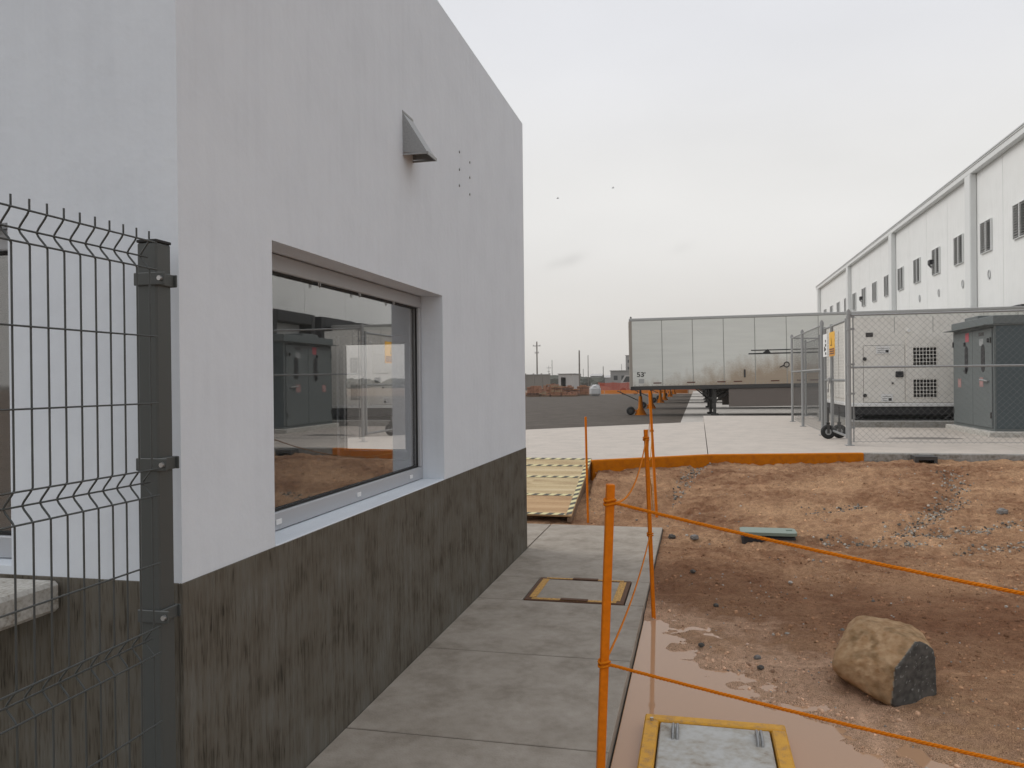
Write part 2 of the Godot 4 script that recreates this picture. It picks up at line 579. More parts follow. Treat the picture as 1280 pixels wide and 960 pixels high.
func _ready() -> void:
	rng.seed = 20240611
	# camera: 65 degrees wide, turned 13 degrees to the left of the wall's direction
	cam = Camera3D.new()
	cam.name = "camera"
	cam.fov = rad_to_deg(2.0 * atan(480.0 / FOCAL))
	cam.near = 0.05
	cam.far = 3000.0
	cam.position = EYE
	cam.rotation_degrees = Vector3(-0.2, 13.1, -0.6)
	add_child(cam)
	cam.current = true
	# overcast sky
	var env := Environment.new()
	env.background_mode = Environment.BG_SKY
	var sky := Sky.new()
	var pano := PanoramaSkyMaterial.new()
	pano.panorama = overcast()
	sky.sky_material = pano
	env.sky = sky
	env.ambient_light_source = Environment.AMBIENT_SOURCE_SKY
	env.tonemap_mode = Environment.TONE_MAPPER_LINEAR
	env.tonemap_exposure = 1.0
	env.fog_enabled = true
	env.fog_density = 0.0005
	env.fog_light_color = Color(0.88, 0.87, 0.85)
	env.sdfgi_enabled = true
	env.ssao_enabled = true
	env.ssil_enabled = true
	var we := WorldEnvironment.new()
	we.name = "world_environment"
	we.environment = env
	add_child(we)
	# the veiled sun, off to the left beyond the guard building
	var sun := DirectionalLight3D.new()
	sun.name = "sun"
	sun.light_energy = 0.42
	sun.light_angular_distance = 40.0
	sun.light_color = Color(1.0, 0.985, 0.96)
	sun.shadow_enabled = true
	add_child(sun)
	sun.look_at_from_position(Vector3(-0.78, 0.72, -0.12) * 10.0, Vector3.ZERO)

	for k in [[n_big, 5, 0.45, 3], [n_mid, 9, 1.6, 3], [n_fine, 13, 9.0, 3], [n_rut, 21, 1.0, 4]]:
		k[0].seed = k[1]
		k[0].frequency = k[2]
		k[0].fractal_octaves = k[3]
		k[0].noise_type = FastNoiseLite.TYPE_SIMPLEX_SMOOTH
	make_materials()
	build_ground()
	build_walkway()
	build_dirt()
	build_apron()
	build_yard()
	build_guard_building()
	build_warehouse()
	build_enclosure()
	build_generator()
	build_cabinet()
	build_trailers()
	build_ramp()
	build_wire_fence()
	build_stakes()
	build_manholes()
	build_boulder()
	build_small_stones()
	build_far()


func overcast() -> ImageTexture:
	var w := 2048
	var h := 1024
	var f := FastNoiseLite.new()
	f.seed = 77
	f.frequency = 1.3
	f.fractal_octaves = 4
	var data := PackedFloat32Array()
	data.resize(w * h * 3)
	var wisps := []
	for q in [[714.0, 325.0, 15.0, 6.0, 0.12], [692.0, 330.0, 12.0, 5.0, 0.06], [852.0, 310.0, 11.0, 5.0, 0.05]]:
		var d := ray(q[0], q[1]).normalized()
		wisps.append([d, q[2] / FOCAL, q[3] / FOCAL, q[4]])
	for j in h:
		var el := PI * (0.5 - (j + 0.5) / h)
		var y := sin(el)
		for i in w:
			var az := TAU * (i + 0.5) / w
			var d := Vector3(sin(az) * cos(el), y, -cos(az) * cos(el))
			var cc: Vector3
			if y < 0.0:
				cc = Vector3(0.20, 0.17, 0.14)
			else:
				cc = Vector3(0.735, 0.705, 0.665).lerp(Vector3(0.838, 0.832, 0.818), smoothstep(0.0, 0.22, y)).lerp(Vector3(0.795, 0.805, 0.84), smoothstep(0.2, 0.42, y))
				cc = cc.lerp(Vector3(0.90, 0.925, 0.975), smoothstep(0.42, 1.0, y))
				cc *= 1.0 + 0.06 * f.get_noise_3d(d.x * 1.4, d.y * 4.0, d.z * 1.4)
				if y < 0.3:
					for q in wisps:
						var e: Vector3 = d - q[0]
						if e.length_squared() < 0.01:
							var a: float = Vector2(e.x, e.z).length() / q[1]
							var b: float = (e.y - 0.3 * e.x) / q[2]
							cc *= 1.0 - q[3] * exp(-a * a - b * b)
			var k := (j * w + i) * 3
			data[k] = cc.x
			data[k + 1] = cc.y
			data[k + 2] = cc.z
	return ImageTexture.create_from_image(Image.create_from_data(w, h, false, Image.FORMAT_RGBF, data.to_byte_array()))


# ------------------------------------------------------------------ ground
func build_ground() -> void:
	var b := B.new()
	b.quad(Vector3(-1500, -0.3, 300), Vector3(1500, -0.3, 300), Vector3(1500, -0.3, -1500), Vector3(-1500, -0.3, -1500))
	struct_mesh("ground", b, M.earth)


func build_walkway() -> void:
	var w := structure("walkway")
	var x0 := WX + 0.002
	var x1 := -0.36
	var g := 0.0055
	var rects := [
		[x0, x1, 1.4, -0.02], [x0, x1, -0.02, -1.09], [x0, x1, -1.09, -2.15], [x0, x1, -2.15, -3.22], [x0, x1, -3.22, -4.29], [x0, x1, -4.29, -5.35],
		[x0, -1.185, -5.35, -5.985], [-0.497, x1, -5.35, -5.985],
		[x0, x1, -5.985, -8.25], [-4.6, x0, -7.034, -8.25]]
	for r in rects:
		var b := B.new()
		b.span(Vector3(r[0] + g, -0.14, r[2] - g), Vector3(r[1] - g, 0.0, r[3] + g), 0.003)
		part("paving_slab", b, M.walk_concrete, w)
	var bed := B.new()
	bed.span(Vector3(-4.6, -0.3, 1.4), Vector3(x1 - 0.01, -0.055, -8.24))
	part("bedding", bed, M.kerb_concrete, w)


func shore_x(z: float) -> float:
	var p := [[-5.35, -0.50], [-5.2, -0.38], [-4.99, -0.22], [-4.47, 0.02], [-4.11, 0.21], [-3.87, 0.44], [-3.61, 0.62], [-3.42, 0.80], [-2.6, 1.35], [-1.0, 1.7]]
	if z <= p[0][0]:
		return p[0][1] + (z - p[0][0]) * 2.0
	for k in p.size() - 1:
		if z <= p[k + 1][0]:
			return lerpf(p[k][1], p[k + 1][1], (z - p[k][0]) / (p[k + 1][0] - p[k][0]))
	return 1.7


func kerb_z(x: float) -> float:
	if x < 0.118:
		return lerpf(-9.9, -10.9, clampf((x + 1.29) / 1.41, 0.0, 1.0))
	return lerpf(-10.9, -11.36, clampf((x - 0.118) / 2.0, 0.0, 1.0))


func dirt_y(x: float, z: float) -> float:
	var zk := kerb_z(x)
	var z0 := lerpf(8.4, 7.4, smoothstep(-0.4, 0.7, x))
	var t := clampf((-z - z0) / (-zk - z0), 0.0, 1.0)
	var y := -0.02 + 0.39 * t * t * (3.0 - 2.0 * t)
	var sd := x - shore_x(z)
	var low := clampf(-0.054 + sd * (0.05 if sd > 0.0 else 0.13), -0.15, -0.022)
	y = lerpf(y, low, smoothstep(-6.4, -5.0, z))
	y += clampf((x - 0.8) * 0.02, 0.0, 0.12) * smoothstep(-3.0, -6.0, z)
	var rough := smoothstep(0.0, 0.5, sd) * 0.8 + 0.2
	y += n_big.get_noise_2d(x, z) * 0.022 * rough
	y += n_mid.get_noise_2d(x, z) * 0.013
	var fine := n_fine.get_noise_2d(x, z)
	y += fine * (0.011 + 0.013 * smoothstep(-5.5, -7.0, z)) * (0.4 + 0.6 * rough)
	# trodden mud near the water
	var mud := smoothstep(0.9, 0.1, absf(sd)) * smoothstep(-5.9, -5.0, z)
	y += (n_fine.get_noise_2d(x * 0.45 + 11.0, z * 0.6) * 0.026 + n_mid.get_noise_2d(x * 2.1, z * 2.1 - 4.0) * 0.024) * mud
	# wheel ruts and wash lines that run across towards the right
	var far := smoothstep(-5.6, -7.2, z)
	var rv := n_rut.get_noise_2d(x * 0.45 + 3.0, z * 1.7 + x * 0.25)
	y += (absf(rv) - 0.2) * 0.075 * far
	for l in washes:
		var best := 9.0
		for k in l[0].size() - 1:
			var a := Vector2(l[0][k].x, l[0][k].z)
			var b := Vector2(l[0][k + 1].x, l[0][k + 1].z)
			best = minf(best, Geometry2D.get_closest_point_to_segment(Vector2(x, z), a, b).distance_to(Vector2(x, z)))
		var wd: float = l[1] * 1.6 * (1.0 + 0.5 * rv)
		y -= 0.035 * smoothstep(wd, wd * 0.3, best)
	# hugging the walkway's edge
	if x < -0.2 and z > -8.2:
		y = minf(y, -0.03)
	elif x < -0.3 and z > -9.4:
		y = clampf(y, -0.02, -0.004 + 0.26 * clampf(-z - 8.27, 0.0, 1.2))
	if x < -1.24:
		y = minf(y, -0.01 + 0.16 * clampf(-z - 8.3, 0.0, 1.6))
	return y


func dirt_color(x: float, z: float) -> Color:
	var sd := x - shore_x(z)
	var v := n_mid.get_noise_2d(x * 0.7 + 40.0, z * 0.9) * 0.6 + n_big.get_noise_2d(x * 1.3, z * 1.6 + 30.0) * 0.8 + n_fine.get_noise_2d(x * 0.8, z * 0.8) * 0.65
	var dry := Color(0.80, 0.495, 0.295)
	var damp := Color(0.34, 0.166, 0.092)
	var film := Color(0.96, 0.63, 0.43)
	var k := clampf(0.62 + v * 0.75, 0.0, 1.0)
	# damp belt between the puddle and the far bank
	var belt := exp(-pow((z + 5.9 - 0.35 * x) / 1.15, 2.0)) * smoothstep(-0.3, 0.5, sd + v * 0.5)
	k = clampf(k - belt * (0.42 + 0.5 * v), 0.0, 1.0)
	var c := damp.lerp(dry, k)
	var near := smoothstep(1.0, 0.1, sd + v * 0.8) * smoothstep(-6.1, -5.2, z) * smoothstep(1.6, 0.9, x)
	c = c.lerp(film, near * 0.9)
	return c


func grid_mesh(x0: float, x1: float, z0: float, z1: float, step: float) -> ArrayMesh:
	var nx := int(ceil((x1 - x0) / step)) + 1
	var nz := int(ceil((z1 - z0) / step)) + 1
	var h := PackedFloat32Array()
	h.resize(nx * nz)
	var vv := PackedVector3Array()
	vv.resize(nx * nz)
	var cc := PackedColorArray()
	cc.resize(nx * nz)
	for j in nz:
		var z := lerpf(z0, z1, float(j) / (nz - 1))
		for i in nx:
			var x := lerpf(x0, x1, float(i) / (nx - 1))
			var k := j * nx + i
			h[k] = dirt_y(x, z)
			vv[k] = Vector3(x, h[k], z)
			cc[k] = dirt_color(x, z)
	var dx := (x1 - x0) / (nx - 1)
	var dz := (z1 - z0) / (nz - 1)
	var nn := PackedVector3Array()
	nn.resize(nx * nz)
	var idx := PackedInt32Array()
	for j in nz:
		for i in nx:
			var a := h[j * nx + maxi(i - 1, 0)] - h[j * nx + mini(i + 1, nx - 1)]
			var b := h[maxi(j - 1, 0) * nx + i] - h[mini(j + 1, nz - 1) * nx + i]
			nn[j * nx + i] = Vector3(a / (2.0 * dx), 1.0, b / (2.0 * dz)).normalized()
			if i < nx - 1 and j < nz - 1:
				var k := j * nx + i
				idx.append_array([k, k + 1, k + nx, k + 1, k + nx + 1, k + nx])
	var arr := []
	arr.resize(Mesh.ARRAY_MAX)
	arr[Mesh.ARRAY_VERTEX] = vv
	arr[Mesh.ARRAY_NORMAL] = nn
	arr[Mesh.ARRAY_COLOR] = cc
	arr[Mesh.ARRAY_INDEX] = idx
	var m := ArrayMesh.new()
	m.add_surface_from_arrays(Mesh.PRIMITIVE_TRIANGLES, arr)
	return m


func lay_washes() -> void:
	# traced on the ground where the photograph shows gravel lines
	var found := []
	for l in [
		[[[884, 576], [862, 592], [836, 612]], 0.075, 420], [[[1190, 588], [1198, 622], [1170, 640], [1125, 662]], 0.08, 620], [[[1110, 672], [1180, 668], [1280, 655], [1380, 640]], 0.05, 900],
		[[[1030, 676], [1090, 678], [1160, 680]], 0.07, 300], [[[1010, 640], [1050, 636], [1080, 628]], 0.06, 130], [[[1200, 690], [1280, 680], [1360, 672]], 0.05, 240], [[[845, 578], [835, 582], [812, 584]], 0.05, 90]]:
		var pts := []
		for p in l[0]:
			pts.append(on_dirt(p[0], p[1]))
		found.append([pts, l[1], l[2]])
	washes = found


func build_dirt() -> void:
	lay_washes()
	var d := structure("dirt_plot")
	for r in [[-0.358, 5.4, -11.6, -2.4, 0.024], [5.4, 14.0, -11.6, -2.4, 0.12], [-0.358, 14.0, -2.4, 2.0, 0.08], [-4.6, -0.358, -11.2, -8.255, 0.035]]:
		var o := MeshInstance3D.new()
		o.name = "dirt"
		o.mesh = grid_mesh(r[0], r[1], r[2], r[3], r[4])
		o.material_override = M.dirt
		d.add_child(o, true)
	# muddy water standing beside the walkway
	var b := B.new()
	b.quad(Vector3(-0.357, -0.054, 0.5), Vector3(2.2, -0.054, 0.5), Vector3(2.2, -0.054, -5.7), Vector3(-0.357, -0.054, -5.7))
	struct_mesh("puddle", b, M.muddy_water)


func build_apron() -> void:
	var a := structure("concrete_apron")
	var g := 0.006
	# panels between the joints, each a slab of its own
	var panels := [
		[Vector2(-9.0, -9.9), Vector2(-1.29, -10.03), Vector2(0.118 - g, -10.96), Vector2(0.125 - g, -19.4), Vector2(-3.46, -16.1), Vector2(-9.0, -11.0)],
		[Vector2(0.118 + g, -10.96), Vector2(2.116, -11.42), Vector2(4.3 - g, -11.42), Vector2(4.3 - g, -22.5), Vector2(0.125 + g, -22.5)],
		[Vector2(4.3 + g, -11.42), Vector2(8.9 - g, -11.42), Vector2(8.9 - g, -22.5), Vector2(4.3 + g, -22.5)],
		[Vector2(8.9 + g, -11.42), Vector2(13.9, -11.42), Vector2(13.9, -22.5), Vector2(8.9 + g, -22.5)]]
	for p in panels:
		var b := B.new()
		b.prism(PackedVector2Array(p), -0.1, SL)
		part("concrete_panel", b, M.apron_concrete, a)
	# long damp mark left on the slab inside the fence
	var mk := B.new()
	var rim := PackedVector2Array()
	var c0 := on_level(1155, 548, SL)
	for i in 40:
		var an := TAU * i / 40.0
		var rr := 1.0 + 0.35 * n_fine.get_noise_2d(cos(an) * 0.2, sin(an) * 0.2 + 5.0)
		rim.append(Vector2(c0.x + cos(an) * 0.55 * rr, c0.z + sin(an) * 0.22 * rr))
	mk.prism(rim, SL - 0.01, SL + 0.003)
	part("damp_mark", mk, M.damp_mark, a)
	var k := structure("kerb")
	var pts := [Vector2(-1.335, -10.0), Vector2(0.118, -10.96), Vector2(2.116, -11.42), Vector2(4.3, -11.42), Vector2(6.6, -11.42), Vector2(8.9, -11.42), Vector2(13.9, -11.42)]
	for i in pts.size() - 1:
		var d: Vector2 = pts[i + 1] - pts[i]
		var u: Vector2 = d.normalized()
		var nrm := Vector2(-u.y, u.x)
		if nrm.y < 0:
			nrm = -nrm
		var mid: Vector2 = (pts[i] + pts[i + 1]) * 0.5 + nrm * 0.035
		var b := B.new()
		b.box(Vector3(mid.x, SL - 0.197, mid.y), Vector3(d.length() - 0.006, 0.40, 0.085), 0.012, Basis(Vector3.UP, -atan2(d.y, d.x)))
		var o := part("kerb_stone", b, M.orange_kerb if i < 2 else M.kerb_concrete, k)
		o.set_meta("label", "orange painted kerb stone" if i < 2 else "bare grey concrete kerb stone")


func build_yard() -> void:
	var b := B.new()
	b.span(Vector3(-90, -0.3, -12.0), Vector3(-0.62, 0.0, -84))
	struct_mesh("asphalt_yard", b, M.asphalt)
	var y := structure("concrete_yard")
	var z := -19.0
	while z > -100.0:
		for x in [[-0.61, 4.2], [4.21, 9.0], [9.01, 13.95]]:
			var q := B.new()
			q.span(Vector3(x[0], -0.3, z), Vector3(x[1], 0.004, z - 5.99))
			part("concrete_panel", q, M.yard_concrete, y)
		z -= 6.0


# ------------------------------------------------------------------ ramp
func build_ramp() -> void:
	var z0 := -8.36
	var z1 := -10.06
	var y0 := 0.075
	var y1 := 0.515
	var xr := -1.315
	var xl := -3.3
	var t := thing("plywood_ramp", Vector3((xl + xr) * 0.5, 0, z0), "plywood ramp edged with yellow and black tape, leading up to the concrete apron", "ramp")
	var at := func(k: float, x: float, up := 0.0) -> Vector3: return Vector3(x, lerpf(y0, y1, k) + up, lerpf(z0, z1, k))
	var pitch := atan2(y1 - y0, z0 - z1)
	var bas := Basis(Vector3.RIGHT, pitch)
	var len := Vector2(z0 - z1, y1 - y0).length()
	var cuts := [0.0, 0.30, 0.615, 1.0]
	var mats := [M.plywood_red, M.plywood_pale, M.plywood]
	for i in 3:
		var b := B.new()
		var k: float = (cuts[i] + cuts[i + 1]) * 0.5
		b.box(at.call(k, (xl + xr) * 0.5) - bas.y * 0.009, Vector3(xr - xl, 0.018, len * (cuts[i + 1] - cuts[i]) - 0.005), 0.002, bas)
		part("plywood_sheet", b, mats[i], t)
	for x in [xr - 0.03, (xl + xr) * 0.5, xl + 0.03]:
		var b := B.new()
		var pts := PackedVector2Array([Vector2(z0 - 0.02, 0.0), Vector2(z0 - 0.02, y0 - 0.024), Vector2(z1 + 0.02, y1 - 0.028), Vector2(z1 + 0.02, 0.22), Vector2(-9.2, 0.06)])
		var top := []
		var bot := []
		for p in pts:
			top.append(Vector3(x - 0.02, p.y, p.x))
			bot.append(Vector3(x + 0.02, p.y, p.x))
		var mid := Vector3(x, 0.12, -9.3)
		b.face(top, mid)
		b.face(bot, mid)
		for i in pts.size():
			var j := (i + 1) % pts.size()
			b.face([top[i], top[j], bot[j], bot[i]], mid)
		part("stringer", b, M.timber, t)
	# hazard tape: skewed bands of pale yellow and black
	var tape := func(a: Vector3, b2: Vector3, w: Vector3) -> void:
		var b := B.new()
		b.tinted = true
		var l: float = (b2 - a).length()
		var u: Vector3 = (b2 - a) / l
		var band := 0.065
		var cnt := int(ceil(l / band))
		var up: Vector3 = bas.y * 0.003
		for i in cnt:
			var s0 := i * band
			var s1 := minf(s0 + band, l)
			b.col = Color(0.62, 0.56, 0.30) if i % 2 != 0 else Color(0.09, 0.08, 0.06)
			var sk := 0.04
			b.quad(a + u * s0 + up, a + u * s1 + up, a + u * minf(s1 + sk, l) + w + up, a + u * minf(s0 + sk, l) + w + up)
		part("hazard_tape", b, M.tape, t)
	var across: Vector3 = -bas.z * 0.05
	for k in [0.002, 0.30, 0.615, 0.83, 0.968]:
		tape.call(at.call(k, xl + 0.01), at.call(k, xr - 0.075), across)
	tape.call(at.call(0.002, xr - 0.06), at.call(0.998, xr - 0.06), Vector3(0.055, 0, 0))


# ------------------------------------------------------------------ guard building
func make_window(bld: Node3D, o: Vector3, u: Vector3, inw: Vector3, w: float, h: float, clips: bool) -> void:
	# o: lower corner of the opening on the frame's plane, u along the sill, inw into the room
	var up := Vector3.UP
	var bas := Basis(u, up, u.cross(up))
	var box := func(b: B, u0: float, u1: float, v0: float, v1: float, d0: float, d1: float, bev: float) -> void:
		b.box(o + u * (u0 + u1) * 0.5 + up * (v0 + v1) * 0.5 + inw * (d0 + d1) * 0.5, Vector3(absf(u1 - u0), absf(v1 - v0), absf(d1 - d0)), bev, bas)
	var f := B.new()
	box.call(f, 0.002, w - 0.002, 0.002, 0.075, 0.0, 0.07, 0.004)
	box.call(f, 0.002, w - 0.002, h - 0.07, h - 0.002, 0.0, 0.07, 0.004)
	box.call(f, 0.002, 0.045, 0.076, h - 0.071, 0.0, 0.07, 0.004)
	box.call(f, w - 0.045, w - 0.002, 0.076, h - 0.071, 0.0, 0.07, 0.004)
	var fr := part("window_frame", f, M.aluminium, bld)
	for d in ([0.030, 0.0315, 0.033] if w > 1.0 else [0.03]):
		var p := B.new()
		box.call(p, 0.046, w - 0.046, 0.076, h - 0.071, d, d + 0.0009, 0.0)
		part("pane", p, M.glass, fr)
	var gk := B.new()
	for e in [[0.044, w - 0.044, 0.074, 0.084], [0.044, w - 0.044, h - 0.079, h - 0.069]]:
		box.call(gk, e[0], e[1], e[2], e[3], 0.016, 0.026, 0.0)
	for e in [[0.044, 0.052, 0.085, h - 0.08], [w - 0.052, w - 0.044, 0.085, h - 0.08]]:
		box.call(gk, e[0], e[1], e[2], e[3], 0.016, 0.026, 0.0)
	part("gasket", gk, M.rubber, fr)
	if clips:
		for s in [0.13, 0.52, 0.89]:
			var c := B.new()
			box.call(c, w * s - 0.022, w * s + 0.022, 0.026, 0.048, -0.006, 0.0, 0.002)
			part("drain_cap", c, M.clip_white, fr)
		for s in [0.10, 0.33, 0.55, 0.78]:
			var c := B.new()
			var q = o + u * (w * s) + up * (h - 0.068) + inw * 0.008
			c.tube(PackedVector3Array([q - u * 0.008 + up * 0.008, q - u * 0.008 - up * 0.016, q - up * 0.026, q + u * 0.008 - up * 0.016, q + u * 0.008 + up * 0.008]), 0.0024, 5)
			part("clip", c, M.bolt, fr)


func build_guard_building() -> void:
	var z0 := -2.113
	var z1 := -7.03
	var xl := -5.4
	var top := 3.81
	var th := 0.20
	var lens := z0 - z1
	var WX0 := -3.25
	var WX1 := -2.56
	var wl := WX - xl
	var t := thing("guard_building", Vector3((WX + xl) * 0.5, 0, (z0 + z1) * 0.5), "white stucco building with grey raked plaster base and a large window", "building")
	# long wall: opening 2.655 .. 4.66
	var h0 := 2.655 + z0
	var h1 := 4.66 + z0
	var b := B.new()
	b.holed(Vector3(WX, 0, z0), Vector3(0, 0, -1), Vector3.UP, Vector3(-th, 0, 0), lens, top, [[h0, h1, 0.905, 2.026]])
	part("wall", b, M.stucco, t)
	b = B.new()
	b.holed(Vector3(xl, 0, z0), Vector3(1, 0, 0), Vector3.UP, Vector3(0, 0, -th), wl - th, top, [[2.0, 3.27, 0.93, 2.02]])
	part("wall", b, M.stucco, t)
	b = B.new()
	b.holed(Vector3(xl + th, 0, z1), Vector3(1, 0, 0), Vector3.UP, Vector3(0, 0, th), wl - 2.0 * th - 0.001, top - 0.002, [[WX0 - (xl + th), WX1 - (xl + th), 0.80, 1.93]])
	part("wall", b, M.stucco, t)
	b = B.new()
	b.holed(Vector3(xl, 0, z0 - th), Vector3(0, 0, -1), Vector3.UP, Vector3(th, 0, 0), lens - th, top - 0.003, [])
	part("wall", b, M.stucco, t)
	b = B.new()
	b.span(Vector3(xl + th + 0.002, 3.35, z0 - th - 0.002), Vector3(WX - th - 0.002, 3.5, z1 + th + 0.002))
	part("roof", b, M.room_wall, t)
	b = B.new()
	b.span(Vector3(xl + th + 0.002, -0.2, z0 - th - 0.002), Vector3(WX - th - 0.002, 0.04, z1 + th + 0.002))
	part("floor", b, M.room_floor, t)
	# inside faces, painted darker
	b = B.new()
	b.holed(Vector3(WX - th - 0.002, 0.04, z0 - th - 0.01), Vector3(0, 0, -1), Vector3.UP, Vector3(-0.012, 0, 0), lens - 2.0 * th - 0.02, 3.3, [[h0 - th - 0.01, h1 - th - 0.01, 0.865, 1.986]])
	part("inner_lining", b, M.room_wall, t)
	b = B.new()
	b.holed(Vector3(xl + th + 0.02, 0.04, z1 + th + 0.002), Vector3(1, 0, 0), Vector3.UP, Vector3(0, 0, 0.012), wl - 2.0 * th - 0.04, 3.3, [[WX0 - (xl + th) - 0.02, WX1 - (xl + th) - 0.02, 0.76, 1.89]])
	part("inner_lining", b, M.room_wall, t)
	# base course of raked plaster, 4 mm proud
	b = B.new()
	b.span(Vector3(WX - 0.01, -0.14, z0 + 0.004), Vector3(WX + 0.004, 0.903, z1 - 0.004), 0.002)
	part("plaster_base", b, M.raked_plaster, t)
	b = B.new()
	b.span(Vector3(xl, -0.14, z0 - 0.01), Vector3(WX - 0.0105, 0.903, z0 + 0.004), 0.002)
	part("plaster_base", b, M.raked_plaster, t)
	# the sloping sill inside the opening and the counter under the end window
	b = B.new()
	b.span(Vector3(WX - 0.14, 0.885, z0 - h0 - 0.003), Vector3(WX + 0.002, 0.908, z0 - h1 + 0.003), 0.003)
	part("sill", b, M.stucco, t)
	b = B.new()
	b.span(Vector3(xl + 1.2, 0.80, z0 + 0.006), Vector3(-1.94, 0.895, z0 + 0.27), 0.012)
	part("counter_ledge", b, M.old_concrete, t)
	make_window(t, Vector3(WX - 0.135, 0.908, z0 - h0), Vector3(0, 0, -1), Vector3(-1, 0, 0), h1 - h0, 1.116, true)
	make_window(t, Vector3(xl + 2.0, 0.93, z0 - 0.08), Vector3(1, 0, 0), Vector3(0, 0, -1), 1.27, 1.09, false)
	make_window(t, Vector3(WX0, 0.80, z1 + 0.08), Vector3(1, 0, 0), Vector3(0, 0, 1), WX1 - WX0, 1.13, false)
	# galvanised hood over an exhaust opening
	var z := -4.01
	var hood := B.new()
	var p0 := Vector3(WX, 2.935, z)
	var p1 := Vector3(WX, 2.72, z)
	var p2 := Vector3(WX + 0.135, 2.715, z)
	var q := Vector3(0, 0, -0.155)
	var mid := Vector3(WX + 0.045, 2.8, z - 0.075)
	hood.face([p0, p1, p2], mid)
	hood.face([p0 + q, p1 + q, p2 + q], mid)
	hood.face([p0, p2, p2 + q, p0 + q], mid)
	hood.span(Vector3(WX, 2.705, z + 0.002), Vector3(WX + 0.138, 2.716, z - 0.004))
	hood.span(Vector3(WX, 2.705, z - 0.151), Vector3(WX + 0.138, 2.716, z - 0.157))
	hood.span(Vector3(WX + 0.134, 2.703, z - 0.004), Vector3(WX + 0.140, 2.718, z - 0.151))
	hood.span(Vector3(WX, 2.934, z + 0.004), Vector3(WX + 0.003, 2.944, z - 0.159))
	part("vent_hood", hood, M.galvanised, t)
	# six anchor plugs left in the wall
	var dot := B.new()
	dot.rod(Vector3(-0.004, 0, 0), Vector3(0.005, 0, 0), 0.011, 0.008, 8)
	var dm := dot.mesh()
	for a in [[574, 190], [574, 212], [574, 232], [587, 203], [587, 222], [587, 243]]:
		var d := ray(a[0], a[1])
		var hit := EYE + d * (WX / d.x)
		shared("anchor_plug", dm, M.trim_dull, t, hit - org(t))


